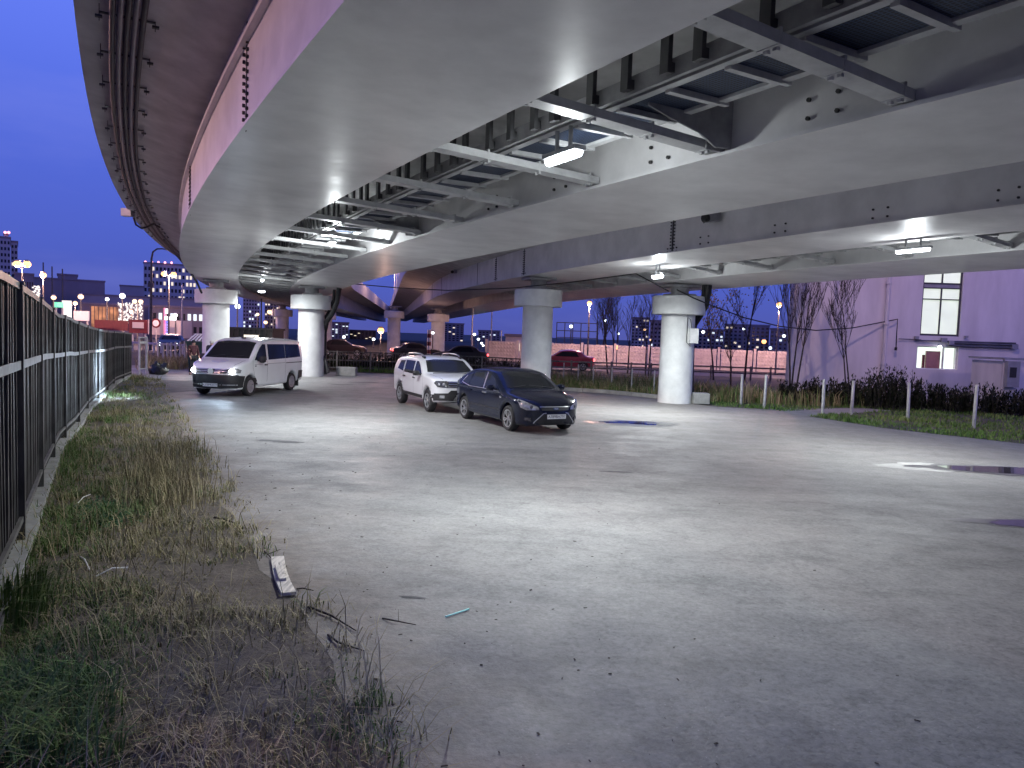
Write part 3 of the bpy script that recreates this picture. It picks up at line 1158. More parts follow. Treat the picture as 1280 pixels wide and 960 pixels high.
rnd = random.uniform
N3 = lambda x, y, s, o=0.: noise.noise((x * s + o, y * s - o, o))
pts, pts_g, pts_d, litter = [], [], [], []
for (y0, y1, dens) in ((2.4, 4, 1600), (4, 5, 1450), (5, 6.5, 1250), (6.5, 8, 1000), (8, 10, 800), (10, 13, 580), (13, 20, 380), (20, 32.4, 230)):
    area_ = sum((xl(y0 + (y1 - y0) * i / 10) - fence_x(y0 + (y1 - y0) * i / 10)) for i in range(10)) / 10 * (y1 - y0)
    for _ in range(int(area_ * dens / 7)):
        y = rnd(y0, y1)
        a, b = fence_x(y) + .12, xl(y) + (.30 if y > 8 else .20)
        x = rnd(a, b)
        f = N3(x, y, 1.1, 3) + .55 * N3(x, y, 3.1, 9)
        edge = (b - x)
        if abs(x + 1.77) < .32 and abs(y - 5.85) < .75:
            continue
        if edge < .9 and random.random() < .35 + .3 * N3(x, y, 2.2, 5):
            continue
        if f < -.33 or (f < -.05 and random.random() < .55):
            if random.random() < .75:
                continue
        big = max(.25, .75 + f * 1.15)
        tall = N3(x, y, .55, 21)
        near_fence = math.exp(-(x - a) / .9)
        green = N3(x, y, .8, 33) + .55 * near_fence - .12
        for _ in range(random.randint(5, 10)):
            r_, t_ = abs(random.gauss(0, .06)), rnd(0, 6.283)
            X, Y = x + r_ * math.cos(t_), y + r_ * math.sin(t_)
            h = rnd(.05, .15) * big * (1 + .7 * near_fence) * (.72 if y < 6 else 1)
            ln = rnd(.15, 1.0)
            q = (X, Y, gz(Y) - .008, h, rnd(.004, .008) * (1 + .05 * y), rnd(0, 6.283), ln, rnd(0, .5))
            (pts_g if green + rnd(-.2, .2) > .12 else pts).append(q)
        if random.random() < .16 + .3 * max(0, tall):
            for _ in range(random.randint(1, 4)):
                X, Y = x + rnd(-.1, .1), y + rnd(-.1, .1)
                pts_d.append((X, Y, gz(Y), rnd(.18, .42) * (1 + .5 * max(0, tall)), rnd(.003, .006) * (1 + .06 * y), rnd(0, 6.283), rnd(.1, 1.0), rnd(0, .3)))
        if random.random() < .7:                               # flattened dead blades on the soil
            for _ in range(4):
                X, Y = x + rnd(-.25, .25), y + rnd(-.2, .2)
                pts_d.append((X, Y, gz(Y) + .005, rnd(.08, .26), rnd(.003, .006), rnd(0, 6.283), 1.1, .1))
# the tall straw patch beside the lot
for _ in range(1500):
    c = gp(rnd(165, 248), rnd(560, 640))
    h = rnd(.15, .42)
    pts_d.append((c.x + rnd(-.2, .2), c.y + rnd(-.5, .5), gz(c.y), h, rnd(.006, .010), rnd(0, 6.283), rnd(.05, .5), rnd(0, .3)))
for _ in range(260):
    c = gp(rnd(5, 50), rnd(745, 790))
    pts_g.append((c.x + rnd(-.12, .12), c.y + rnd(-.12, .12), gz(c.y), rnd(.25, .5), rnd(.008, .012), rnd(-1.2, .8), rnd(.1, .6), rnd(.1, .6)))
for _ in range(1200):
    c = gp(rnd(-20, 120), rnd(860, 980))
    pts_g.append((c.x + rnd(-.12, .12), c.y + rnd(-.12, .12), gz(c.y), rnd(.14, .34), rnd(.007, .011), rnd(0, 6.283), rnd(.1, .7), rnd(.1, .6)))
blades('verge_grass', pts, M['grass_verge'])
blades('green_grass', pts_g, M['grass_green'])
blades('dead_grass', pts_d, M['grass_dry'])
# the clover patch
pc = []
for _ in range(1500):
    c = gp(random.gauss(135, 17), random.gauss(645, 7))
    pc.append((c.x, c.y, gz(c.y) + rnd(.02, .07), rnd(.02, .04), rnd(.02, .035), rnd(0, 6.283), 1.05, .2))
blades('clover', pc, M['clover'])
# lawn on the far side, and the tall dry growth behind the kerb
pl = []
for _ in range(26000):
    y = rnd(18.5, 31.5)
    x = xr(y) + abs(rnd(0, 1)) ** 1.15 * 13 + .05
    if 27.1 < y and x < 7.6:
        continue
    if (24.9 < y < 28.6 and 9.2 < x < 14 and abs((y - 24.9) - (x - 9.9) * .72 - .8) < .75):
        continue
    f = N3(x, y, .7, 2)
    if random.random() > .75 + f:
        continue
    pl.append((x, y, gz(y) - .008, rnd(.05, .13) * (1 + f), rnd(.018, .034), rnd(0, 6.283), rnd(.1, .8), rnd(0, .4)))
blades('lawn_grass', pl, M['grass_lawn'])
pd_, pg_ = [], []
for _ in range(9500):
    y = rnd(29.0, 39.5)
    x0 = interp([(28.5, 7.2), (30.3, 6.1), (32.0, 4.4), (33, 2.3), (34.6, .4), (39.5, -1.6)], y)
    x = x0 + random.random() ** 1.3 * 9 + .15
    if x > 13.2 and y > 33:
        continue
    f = N3(x, y, .6, 12)
    h = rnd(.2, .75) * (1 + .8 * f) * (.5 + .5 * min(1, (x - x0) / 1.2))
    (pd_ if random.random() < .62 else pg_).append((x, y, gz(y), h, rnd(.02, .04), rnd(0, 6.283), rnd(.05, .5), rnd(0, .4)))
for _ in range(1700):
    c = gp(rnd(178, 232), rnd(452, 462))
    pd_.append((c.x + rnd(-.3, .3), c.y + rnd(-.6, .6), 0, rnd(.3, .7), rnd(.03, .05), rnd(0, 6.283), rnd(.05, .5), rnd(0, .4)))
for _ in range(2500):
    x = rnd(-9.5, -2)
    y = 41.5 + rnd(0, 3)
    pg_.append((x, y, 0, rnd(.1, .4), rnd(.03, .05), rnd(0, 6.283), rnd(.05, .5), rnd(0, .4)))
blades('tall_dry_grass', pd_, M['grass_dry'])
blades('tall_green_grass', pg_, M['grass_green'])

# twigs and litter along the verge
for i, (a, b, r, lab) in enumerate((((385, 760), (445, 790), .010, 'thin dark twig bent onto the concrete from the grass'), ((410, 795), (455, 815), .008, 'short dark twig at the ragged end of the verge'),
                                (((330, 690)), (342, 702), .007, 'short dark twig just behind the pale plank'), ((371, 737), (392, 739), .006, 'short dark stick at the near end of the plank'),
                                ((478, 774), (520, 782), .006, 'slim dark twig lying on the open concrete'), ((268, 648), (296, 656), .012, 'dark splintered stick at the verge edge up from the plank'))):
    p, q = gp(*a), gp(*b)
    mid = (p + q) / 2 + Vector((rnd(-.05, .05), rnd(-.05, .05), .02))
    mb = MB().tube([p + Vector((0, 0, r)), mid, q + Vector((0, 0, r))], [r, r * .8, r * .4], 6)
    s_ = mid + (q - p) * .1
    mb.tube([s_, s_ + Vector((rnd(-.1, .1), rnd(.05, .15), .03))], [r * .5, r * .2], 5)
    tag(obj('twig', mb, M['twig'], smooth=60), lab, 'twig', 'twigs beside the verge')
for i in range(3):
    a = [(100, 700), (120, 725), (95, 635)][i]
    p, q = gp(*a), gp(a[0] + [12, 40, 18][i], a[1] + [20, -8, -12][i])
    tag(obj('straw', MB().tube([p + Vector((0, 0, .03)), (p + q) / 2 + Vector((0, 0, .07)), q + Vector((0, 0, .05))], .006, 5), M['white_paint']),
        ['short white stalk lying in the grass by the fence', 'long pale stalk lying flat in the middle of the verge', 'pale stalk leaning up from the grass beyond the clover'][i], 'stalk', 'pale stalks in the grass')
mb = MB()
for _ in range(230):
    y = 3.2 + 14 * random.random() ** 1.6
    x = xl(y) + abs(random.gauss(0, 1)) * (3.5 if random.random() < .6 else 1.0) + .1
    s_ = rnd(.002, .0065) * (1 + .05 * y)
    t_ = rnd(0, 3.14)
    u = Vector((math.cos(t_), math.sin(t_), 0))
    c = Vector((x, y, gz(y) + .006))
    mb.obox(c, u, Vector((-u.y, u.x, 0)), (0, 0, 1), s_ * rnd(.8, 2.4), s_ * rnd(.3, .8), s_ * .3)
obj('debris', mb, M['twig'], kind='stuff')

# plank with a short piece on it, and a cyan straw
p0, p1 = gp(347, 700), gp(361, 746)
pw = .105
u = (p1 - p0).normalized()
v = Vector((u.y, -u.x, 0))
plank = thing('plank', 'pale weathered wooden plank lying at the grass edge, bent upward', 'plank', tuple((p0 + p1) / 2))
L = (p1 - p0).length
mb = MB()
nseg = 8
vs = []
for i in range(nseg + 1):
    t = i / nseg
    zc = .014 + .008 * (2 * t - 1) ** 2
    c = p0 + (p1 - p0) * t + v * (.015 * math.sin(t * math.pi))
    for sy, sz in ((-1, -1), (1, -1), (1, 1), (-1, 1)):
        vs.append(c + v * pw / 2 * sy + Vector((0, 0, zc + sz * .012)))
fs = [(0, 1, 2, 3), tuple(nseg * 4 + i for i in (3, 2, 1, 0))]
for i in range(nseg):
    for k in range(4):
        a, b = i * 4 + k, i * 4 + (k + 1) % 4
        fs.append((a, a + 4, b + 4, b))
mb.add(vs, fs)
obj('board', mb, M['wood'], plank)
c = (p0 + p1) / 2 + v * .018 + Vector((0, 0, .037))
bt = MB()
bt.obox(c, u, v, (0, 0, 1), L * .19, .028, .012)
bt.obox(c - u * L * .1 - v * .02, u, v, (0, 0, 1), L * .17, .012, .014)
tag(obj('wood_offcut', bt, M['wood']), 'short wood offcut lying on top of the pale plank', 'offcut')
p0, p1 = gp(557, 773), gp(586, 763)
mb = MB().tube([p0 + Vector((0, 0, .012)), p1 + Vector((0, 0, .010))], .0065, 8)
tag(obj('straw', mb, M['cyan'], smooth=60), 'pale cyan plastic straw on the open concrete', 'straw')

# ------------------------------------------------------------------ posts
WP = [((926, 505, 468), 'slim white post nearest to the pillar with electrical box'), ((955, 510, 468), 'white post standing second along the lawn from the pillar'),
      ((1028, 518, 474), 'white post at the mouth of the small path'), ((1064, 518, 475.5), 'greyish post just past the mouth of the path'),
      ((1134.5, 524, 478), 'white post on the lawn below the lit windows'), ((1217, 534.5, 480.5), 'tall white post on the lawn nearest the camera')]
for (x, yb, yt), lab in WP:
    p = gp(x, yb)
    h = (yb - yt) * p.y / FPX
    mb = MB().lathe([(.052, -.05), (.052, h - .01), (.046, h), (0, h)], n=12)
    o = obj('bollard', mb, M['post'], smooth=40)
    o.location = p
    o.rotation_euler = (rnd(-.015, .015), rnd(-.02, .02), 0)
    tag(o, lab, 'post', 'white posts along the lawn')
for i, (x, yb) in enumerate(((197.6, 456), (204, 456), (209, 455.5), (214, 455), (219.5, 454.5), (225, 454), (231, 453.5))):
    p = gp(x, yb)
    h = 27 * p.y / FPX
    o = obj('bollard', MB().lathe([(.06, -.05), (.06, h), (0, h + .01)], n=10), M['post'], smooth=40)
    o.location = p
    tag(o, ['pale post beside the gate leaf, first of the short row beyond the picket fence', 'second pale post of the short row beyond the picket fence', 'third pale post of the short row beyond the picket fence', 'middle pale post of the short row, right under the neon sign', 'fifth pale post of the short row, toward the people', 'second last pale post of the row, toward the people', 'last pale post of the row, beside the people'][i], 'post', 'pale posts beyond the fence end')

# mesh fence behind the kerb
mf = thing('mesh_fence', 'low wire mesh fence on thin posts in the tall grass behind the kerb', 'fence', (4, 35, 0))
fp = [(704, 480), (722, 483), (741, 485.5), (764, 488), (789, 491), (817, 494)]
prev = None
for x, yb in fp:
    p = gp(x, yb)
    p.z = 0
    h = 1.06
    obj('fence_post', MB().lathe([(.03, -.05), (.03, h), (0, h + .01)], tuple(p), 8), M['post'], mf)
    if prev is not None:
        mb = MB()
        for j in range(11):
            z = .08 + j * .095
            mb.bar(prev + Vector((0, 0, z)), p + Vector((0, 0, z)), .006)
        n = 22
        for j in range(n):
            c = prev + (p - prev) * j / n
            mb.bar(c + Vector((0, 0, .06)), c + Vector((0, 0, 1.04)), .006)
        obj('wire_mesh', mb, M['bolt'], mf)
    prev = p

# dark railing along the far edge of the lot
rf = thing('railing', 'long dark low railing along the far edge of the concrete lot', 'railing', (-6, 41, 0))
rp = [Vector(q) for q in ((-12.2, 41.6, 0), (-9.9, 41.9, 0), (-6.2, 42.3, 0), (-1.7, 41.2, 0), (.6, 39.6, 0), (2.4, 38.3, 0))]
for a, b in zip(rp, rp[1:]):
    n = max(1, round((b - a).length / 1.9))
    for j in range(n):
        c, d = a + (b - a) * j / n, a + (b - a) * (j + 1) / n
        obj('railing_post', MB().box(c.x - .04, c.x + .04, c.y - .04, c.y + .04, 0, 1.15), M['fence_rail'], rf)
        for z in (1.1, .62, .2):
            obj('rail', MB().bar(c + Vector((0, 0, z)), d + Vector((0, 0, z)), .05, .06), M['fence'], rf)
        mb = MB()
        for i in range(1, 12):
            e = c + (d - c) * i / 12
            mb.box(e.x - .011, e.x + .011, e.y - .011, e.y + .011, .2, 1.1)
        obj('baluster_set', mb, M['fence'], rf, kind='stuff')

# concrete blocks by the pillars
for (x, yb), sz, lab in (((432, 470), (1.0, .5, .45), 'grey concrete block beside the pillar next to the van'), ((877, 505.5), (.62, .5, .42), 'grey concrete block at the foot of the pillar by the lawn')):
    p = gp(x, yb)
    mb = MB().box(-sz[0] / 2, sz[0] / 2, 0, sz[1], 0, sz[2])
    o = obj('concrete_block', mb, M['concrete'])
    o.location = p
    o.modifiers.new('bevel', 'BEVEL').width = .025
    tag(o, lab, 'block')

# cables and boxes on the pillars
c4 = Vector((6.27, 28.55, 0))
q = at(867, 418, 27.95)
eb = thing('electrical_box', 'white electrical box hung on the pillar beside the lawn', 'box', tuple(q))
obj('cabinet', MB().box(q.x - .16, q.x + .16, q.y - .12, q.y + .12, q.z - .33, q.z + .22), M['white_paint'], eb)
obj('conduit', MB().tube([(q.x - .10, q.y - .1, q.z + .22), (q.x - .16, q.y - .08, q.z + .55), (q.x - .26, q.y - .05, q.z + .62), (q.x - .27, q.y - .05, q.z - .3), (q.x - .1, q.y - .05, q.z - .45)], .014, 6), M['bolt'], eb)


def bundle(name, lab, paths, m='cable'):
    t = thing(name, lab, 'cables', tuple(paths[0][0][-1]))
    for pts_, r in paths:
        obj('cable', MB().tube(pts_, r, 7), M[m], t, smooth=60)


A = lambda *l: [at(x, y, Y) for x, y, Y in l]
bundle('cable_bundle', 'thick black cables running down the side of the pillar by the lawn',
       [(A((886, 350, 28.0), (884, 366, 28.0), (882, 380, 28.1), (877, 393, 28.4), (869, 405, 28.9), (865.5, 420, 29.1), (864.5, 460, 29.1), (864, 503, 29.1)), .10),
        (A((880, 352, 28.2), (879, 370, 28.2), (877, 385, 28.3), (870, 398, 28.7), (867, 412, 29.0)), .07),
        (A((889, 350, 28.0), (888, 365, 28.0), (884, 384, 28.1), (874, 400, 28.6)), .05)])
bundle('cable_bundle', 'black cables curving down the side of the pillar next to the van',
       [(A((424, 360, 36.6), (421, 378, 36.6), (415, 392, 36.7), (408, 402, 36.9), (405.5, 415, 37.2), (405, 440, 37.2), (405.5, 468, 37.2)), .13),
        (A((418, 362, 36.8), (417, 375, 36.8), (412, 388, 36.9), (406, 398, 37.1)), .08),
        (A((405, 445, 37.0), (408, 455, 36.9), (410, 466, 36.8)), .09)])
bundle('overhead_cable', 'thin black cable sagging from the pillar over the trees to the pink building',
       [(A((846, 362, 27.3), (866, 372, 27.4), (890, 382, 28), (930, 397, 29.5), (975, 408, 31), (1020, 413, 32), (1065, 410, 33), (1122, 399, 33.6), (1120.5, 424, 33.6), (1120, 436, 33.6)), .025),
        (A((1120, 434, 33.55), (1119.5, 438, 33.55)), .06)])
bundle('overhead_cable', 'thin black cable strung under the decks between the pillars',
       [(A((374, 347, 36), (420, 353, 34.5), (500, 360, 32.5), (560, 363, 31), (641, 360, 30), (720, 352, 29), (795, 342, 28), (836, 364, 27.6)), .022)])
# a hose clipped to the first pillar
bundle('overhead_cable', 'dark cable drooping off the deck edge to the leftmost pillar',
       [(A((205, 300, 29), (232, 332, 33), (246, 352, 35), (252, 366, 35.8)), .05)])

# dark rubbish bag and scraps near the end of the fence
p = gp(198, 468)
bg = thing('rubbish_bag', 'black rubbish bag slumped on the ground beyond the fence end', 'bag', tuple(p))
mb = MB()
mb.sphere((0, 0, .2), .40, 18, 12, .7)
mb.v = [(x * (1.05 + .5 * noise.noise((x * 5, y * 5, z * 5))), y * (.8 + .4 * noise.noise((z * 6, x * 4, 3))), max(0, z + .28 * noise.noise((x * 5, y * 5, 2)))) for x, y, z in mb.v]
obj('bag', mb, M['bag'], bg, True, 60)
obj('knot', MB().tube([(-.1, 0, .4), (-.16, .0, .52), (-.12, .02, .58)], [.08, .03, .07], 8), M['bag'], bg, True, 60)

# ------------------------------------------------------------------ trees and shrubs
def bare_tree(name, label, base, h, seed, stems=1, spread=.35, m='bark', leaves=None, fan=False, r0=None):
    rs = random.Random(seed)
    t = thing(name, label, 'tree', tuple(base), group='bare trees')
    tr, br = MB(), MB()
    tips = []

    def limb(mb, p, d, L, r, depth):
        pts, rr = [p], [r]
        n = 4
        for i in range(n):
            d = (d + Vector((rs.uniform(-1, 1), rs.uniform(-1, 1), rs.uniform(-.2, .5))) * (.07 if depth == 0 else .14)).normalized()
            p = p + d * L / n
            pts.append(p)
            rr.append(r * (1 - .6 * (i + 1) / n))
            if depth > 0 or i >= 1:
                k = (2 if depth == 0 else 1) + (rs.random() < .5)
                if depth < 3:
                    for _ in range(k):
                        a = rs.uniform(0, 6.283)
                        sp = spread * rs.uniform(.7, 1.5) * (1.3 if depth == 0 else 1)
                        dd = (d + Vector((math.cos(a), math.sin(a), .15)) * sp).normalized()
                        if fan:
                            dd = (dd + Vector((0, 0, .5))).normalized()
                        limb(br, p, dd, L * rs.uniform(.32, .55), rr[-1] * .55, depth + 1)
        mb.tube(pts, [max(x, .006) for x in rr], 6 if depth == 0 else 4, caps=False)
        if depth >= 2:
            tips.append(p)

    r0 = r0 or h * .0098
    for s in range(stems):
        a = rs.uniform(0, 6.283)
        q = Vector((math.cos(a), math.sin(a), 0)) * (.12 * (stems > 1) + .03)
        limb(tr, q, Vector((q.x * .6 * (stems > 1), q.y * .6 * (stems > 1), 1)).normalized(), h * rs.uniform(.72, .85), r0 * (1 if stems == 1 else .75), 0)
    obj('trunk', tr, M[m], t, True, 60)
    obj('crown', br, M[m], t, True)
    if leaves:
        L = []
        for tip in tips:
            if rs.random() < leaves[1]:
                for _ in range(leaves[2]):
                    c = tip + Vector((rs.gauss(0, .16), rs.gauss(0, .16), rs.gauss(0, .14)))
                    L.append((c.x, c.y, c.z, rs.uniform(.08, .15), rs.uniform(.05, .09), rs.uniform(0, 6.28), rs.uniform(.3, 1), 0))
        if L:
            blades('foliage', L, M[leaves[0]], None, t).location = (0, 0, 0)
    return t


def gat(x, Y):
    """point of flat ground at distance Y under photo column x"""
    q = at(x, 440, Y)
    return Vector((q.x, q.y, 0))


bare_tree('bare_tree', 'bare many stemmed tree at the left corner of the pink building', gat(992, 32), 5.9, 3, 3, .30, 'bark', fan=True)
bare_tree('bare_tree', 'bare fan shaped tree before the drainpipe of the pink building', gat(1067, 31), 4.9, 8, 2, .36, 'bark', fan=True)
bare_tree('bare_tree', 'tall thin tree keeping a few yellow leaves near the orange street lamp', gat(933, 44), 6.3, 12, 1, .26, 'bark', ('leaf_yellow', .35, 3), r0=.07)
bare_tree('bare_tree', 'thin tree with yellow leaves just right of the boxed pillar', gat(893, 46), 4.9, 22, 1, .3, 'bark', ('leaf_yellow', .5, 4), r0=.06)
bare_tree('bare_tree', 'small bare tree rising from the tall grass behind the first white posts', gat(915, 36), 3.6, 31, 1, .3, 'bark', r0=.045)
bare_tree('bare_tree', 'bare tree nearest the tall street lamp behind the mesh fence', gat(763, 50), 5.6, 41, 2, .3, 'bark', r0=.07)
bare_tree('bare_tree', 'bare tree in the middle of the row behind the mesh fence', gat(785, 51), 5.0, 52, 1, .33, 'bark', r0=.06)
bare_tree('bare_tree', 'bare twiggy tree touching the left outline of the boxed pillar', gat(811, 48), 5.4, 63, 2, .33, 'bark', r0=.06)
for i, (x, Y, h) in enumerate(((770, 92, 7.5), (750, 96, 6.5))):
    bare_tree('bare_tree', ['dim bushy bare tree far behind the pink fence', 'dim lower bare tree far behind the pink fence beside the street lamp'][i], gat(x, Y), h, 71 + i, 3, .45, 'bark', r0=.12)


def weed_shrub(label, base, h, w, seed, m='leaf_dark'):
    rs = random.Random(seed)
    t = thing('shrub', label, 'shrub', tuple(base), group='dark shrubs along the pink wall')
    st = MB()
    L = []
    for _ in range(int(34 * w)):
        a = rs.uniform(0, 6.283)
        rr = w / 2 * math.sqrt(rs.random())
        p = Vector((rr * math.cos(a), rr * .6 * math.sin(a), 0))
        hh = h * rs.uniform(.45, 1.0)
        d = Vector((rs.uniform(-.18, .18), rs.uniform(-.18, .18), 1)).normalized()
        q = p + d * hh
        st.tube([p, (p + q) / 2 + Vector((rs.uniform(-.04, .04), rs.uniform(-.04, .04), 0)), q], [.012, .009, .004], 4, False)
        for i in range(26):
            f = rs.uniform(.08, 1.0)
            c = p + d * hh * f
            L.append((c.x + rs.gauss(0, .04), c.y + rs.gauss(0, .04), c.z, rs.uniform(.12, .28) * (1.1 - .5 * f), rs.uniform(.025, .06), rs.uniform(0, 6.283), rs.uniform(.4, 1.0), rs.uniform(0, .5)))
    obj('stem', st, M['bark'], t, True, kind='stuff')
    o = blades('foliage', L, M[m], None, t)
    o.location = (0, 0, 0)
    return t


for i, (x, Y, h, w, lab) in enumerate(((1000, 30.6, .9, 1.8, 'low dark shrub at the foot of the many stemmed bare tree'), (1045, 30.2, 1.1, 1.8, 'dark shrub between the two bare trees by the pink wall'),
                                 (1080, 29.4, 1.35, 1.6, 'dark shrub in front of the fan shaped bare tree'), (1112, 28.8, 1.75, 1.5, 'tallest dark spiky shrub under the drainpipe'),
                                 (1135, 28.6, 1.6, 1.4, 'spiky dark shrub just left of the lower lit window'), (1162, 28.6, 1.2, 1.5, 'dark shrub under the lower lit window'),
                                 (1190, 28.4, 1.05, 1.5, 'dark shrub right below the lit windows, beside the tall white post'), (1222, 28.2, 1.15, 1.7, 'dark shrub between the lit windows and the metal shed'),
                                 (1262, 27.9, 1.05, 1.6, 'dark shrub before the metal shed with the meter box'), (1310, 27.6, 1.1, 1.8, 'dark shrub half out of view beyond the metal shed'))):
    weed_shrub(lab, gat(x, Y), h, w, 100 + i)

for i, (x, Y, h, w, lab) in enumerate(((412, 43.4, 1.0, 2.6, 'dark growth behind the railing, nearest the pillar by the van'), (442, 43.6, .9, 2.6, 'dark growth behind the railing under the yellow lamp'),
                                       (475, 43.8, 1.05, 2.6, 'dark growth behind the railing left of the silver car'), (508, 43.6, .95, 2.6, 'dark growth behind the railing right over the silver car'),
                                       (545, 43.0, 1.1, 2.6, 'dark growth behind the railing between silver car and hatchback'), (585, 42.6, 1.0, 2.6, 'dark growth behind the railing over the roof of the hatchback'),
                                       (625, 42.0, 1.0, 2.4, 'dark growth behind the railing, touching the pillar behind the hatchback'))):
    weed_shrub(lab, gat(x, Y), h, w, 200 + i)['group'] = 'dark growth behind the railing'

# ------------------------------------------------------------------ pink building with lit windows
BY = lambda x: 34 - .05 * (x - 12.7)


def bw(px, py):
    d = ray(px, py)
    t = (34 + .05 * 12.7) / (d.y + .05 * d.x)
    return EYE + d * t


bl = thing('building', 'large pale rendered building washed in pink light, with two lit windows', 'building', (24, 38, 0))
UX = Vector((1, -.05, 0)).normalized()
UN = Vector((-.05, -1, 0)).normalized()
WX0, WX1, WH = bw(987, 440).x, 46.0, 15.0
xd = bw(1103, 440).x
ul, ur, ub = bw(1150.5, 410).x, bw(1200, 410).x, bw(1174, 420).z
ll, lr, lb, lt = bw(1146, 448).x, bw(1197.5, 448).x, bw(1171, 462).z, bw(1171, 433).z
ut = ub + 6.6


def wallbox(x0, x1, z0, z1, dep0=0., dep1=.4):
    a = Vector((x0, BY(x0), 0)) - UN * 0
    b = Vector((x1, BY(x1), 0))
    mb = MB()
    vs = []
    for z in (z0, z1):
        vs += [a - UN * dep1 + Vector((0, 0, z)), b - UN * dep1 + Vector((0, 0, z)), b - UN * dep0 + Vector((0, 0, z)), a - UN * dep0 + Vector((0, 0, z))]
    mb.add(vs, [(0, 1, 2, 3), (7, 6, 5, 4), (3, 2, 6, 7), (0, 4, 5, 1), (1, 5, 6, 2), (0, 3, 7, 4)])
    return mb


mb = MB()
for a in (wallbox(WX0, xd, -.2, WH, -.22, .4), wallbox(xd + .002, ll, -.2, WH), wallbox(ll, lr, -.2, lb), wallbox(ll, lr, lt, ub), wallbox(ll, ul, ub, ut), wallbox(ur, lr, ub, ut), wallbox(ll, lr, ut, WH), wallbox(lr, WX1, -.2, WH)):
    mb.add(a.v, a.f)
mb.prism([(WX0 + .02, 34.42), (WX0 + .42, 34.42), (WX0 + 5.2, 46), (WX0 + 4.8, 46)], -.2, WH)
mb.box(WX1 - .4, WX1, 33.3, 46, -.2, WH)
mb.prism([(WX0 + .1, 33.6), (WX1 - .1, 33.6), (WX1 - .1, 46.1), (WX0 + 5, 46.1)], WH, WH + .3)
mb.box(WX0 + 5.21, WX1 - .41, 45.6, 46, -.2, WH)
obj('wall', mb, M['wallpaint'], bl)
M['curtain'] = emit('back_lit_curtain', (.86, 1.0, .78), .50, (.7, .7, .65), .22, 1.6)
M['room'] = emit('bright_room_wall', (.84, 1.0, .84), .75, (.7, .7, .65), .18, .9)
M['room_red'] = mat('red_cupboard', (.36, .16, .17), .6)
M['frame'] = mat('dark_window_frame', (.055, .05, .06), .5)


up = obj('window', wallbox(ul + .002, ul + .07, ub, ut, .08, .2), M['frame'], bl, label='tall lit window reaching up behind the viaduct')
mb = MB()
a = wallbox(ur - .07, ur - .002, ub, ut, .08, .2)
mb.add(a.v, a.f)
mid = (ul + ur) / 2
levels = [ub + .0, ub + 1.62, ub + 2.12, ub + 2.34, ub + 4.2, ut - .07]
for z, h in zip(levels, (.09, .05, .05, .05, .05, .07)):
    a = wallbox(ul + .072, ur - .072, z + .002, z + h, .085, .19)
    mb.add(a.v, a.f)
for z0, z1 in ((ub + .092, ub + 1.618), (ub + 1.672, ub + 2.118), (ub + 2.392, ub + 4.198), (ub + 4.252, ut - .07)):
    a = wallbox(mid - .03, mid + .03, z0, z1, .09, .18)
    mb.add(a.v, a.f)
obj('frame', mb, M['frame'], up)
for z0, z1 in ((ub + .09, ub + 1.62), (ub + 1.67, ub + 2.12), (ub + 2.39, ub + 4.2), (ub + 4.25, ut - .07)):
    for x0, x1 in ((ul + .07, mid - .03), (mid + .03, ur - .07)):
        obj('pane', wallbox(x0, x1, z0, z1, .14, .16), M['curtain'], up)
obj('spandrel', wallbox(ul + .07, ur - .07, ub + 2.17, ub + 2.34, .13, .17), M['grey_metal'], up)
lo = obj('window', wallbox(ll + .002, ll + .05, lb, lt, .1, .2), M['white_paint'], bl, label='low wide window showing a bright room with a red cupboard')
mb = MB()
for a in (wallbox(lr - .05, lr - .002, lb, lt, .1, .2), wallbox(ll + .052, lr - .052, lb + .002, lb + .05, .1, .2), wallbox(ll + .052, lr - .052, lt - .05, lt - .002, .1, .2), wallbox(ll + (lr - ll) * .66, ll + (lr - ll) * .66 + .04, lb + .052, lt - .052, .1, .2)):
    mb.add(a.v, a.f)
obj('frame', mb, M['white_paint'], lo)
obj('room', wallbox(ll, lr, lb, lt, .38, .395), M['room'], lo)
obj('cupboard', wallbox(ll + (lr - ll) * .30, ll + (lr - ll) * .64, lb, lt - .22, .26, .37), M['room_red'], lo)
obj('shelf', wallbox(ll + (lr - ll) * .22, ll + (lr - ll) * .27, lb, lt - .4, .27, .36), M['sign_red'], lo)


def onwall(px, py, out=.0):
    q = bw(px, py)
    return q + UN * out


# drainpipe, conduits, lamp and fittings on the wall
q0, q1 = onwall(1099, 470, .36), onwall(1102, 340, .36)
dp = MB().tube([Vector((q0.x, q0.y, .3)), Vector((q0.x, q0.y, WH))], .09, 10)
for z in (1.6, 3.4, 5.2, 7.0):
    dp.lathe([(.09, z), (.125, z), (.125, z + .1), (.09, z + .1)], (q0.x, q0.y, 0), 10)
obj('drainpipe', dp, M['wallpaint'], bl, smooth=50)
for py0, py1, x0, x1, r in ((425.5, 429.0, 1143, 1268, .035), (428.5, 431.5, 1185, 1270, .05), (432, 435, 1185, 1270, .045), (423.5, 424.6, 1122, 1150, .018)):
    obj('conduit', MB().tube([onwall(x0, py0, .1), onwall((x0 + x1) / 2, (py0 + py1) / 2, .1), onwall(x1, py1, .1)], r, 8), M['pipe'], bl, smooth=50)
for px, py, s in ((1178, 425, .12), (1187, 428.5, .11), (1266, 433.5, .13), (1144, 422, .08), (1206, 421, .06)):
    q = onwall(px, py, .12)
    obj('junction_box', MB().box(q.x - s, q.x + s, q.y - .07, q.y + .07, q.z - s * .8, q.z + s * .8), M['grey_metal'], bl)
q = onwall(1172, 434, .2)
wlp = thing('wall_lamp', 'small bright wall lamp over the lower lit window', 'lamp', tuple(q))
obj('bulb', MB().sphere((0, 0, 0), .085), M['coolwhite'], wlp, True, 60)
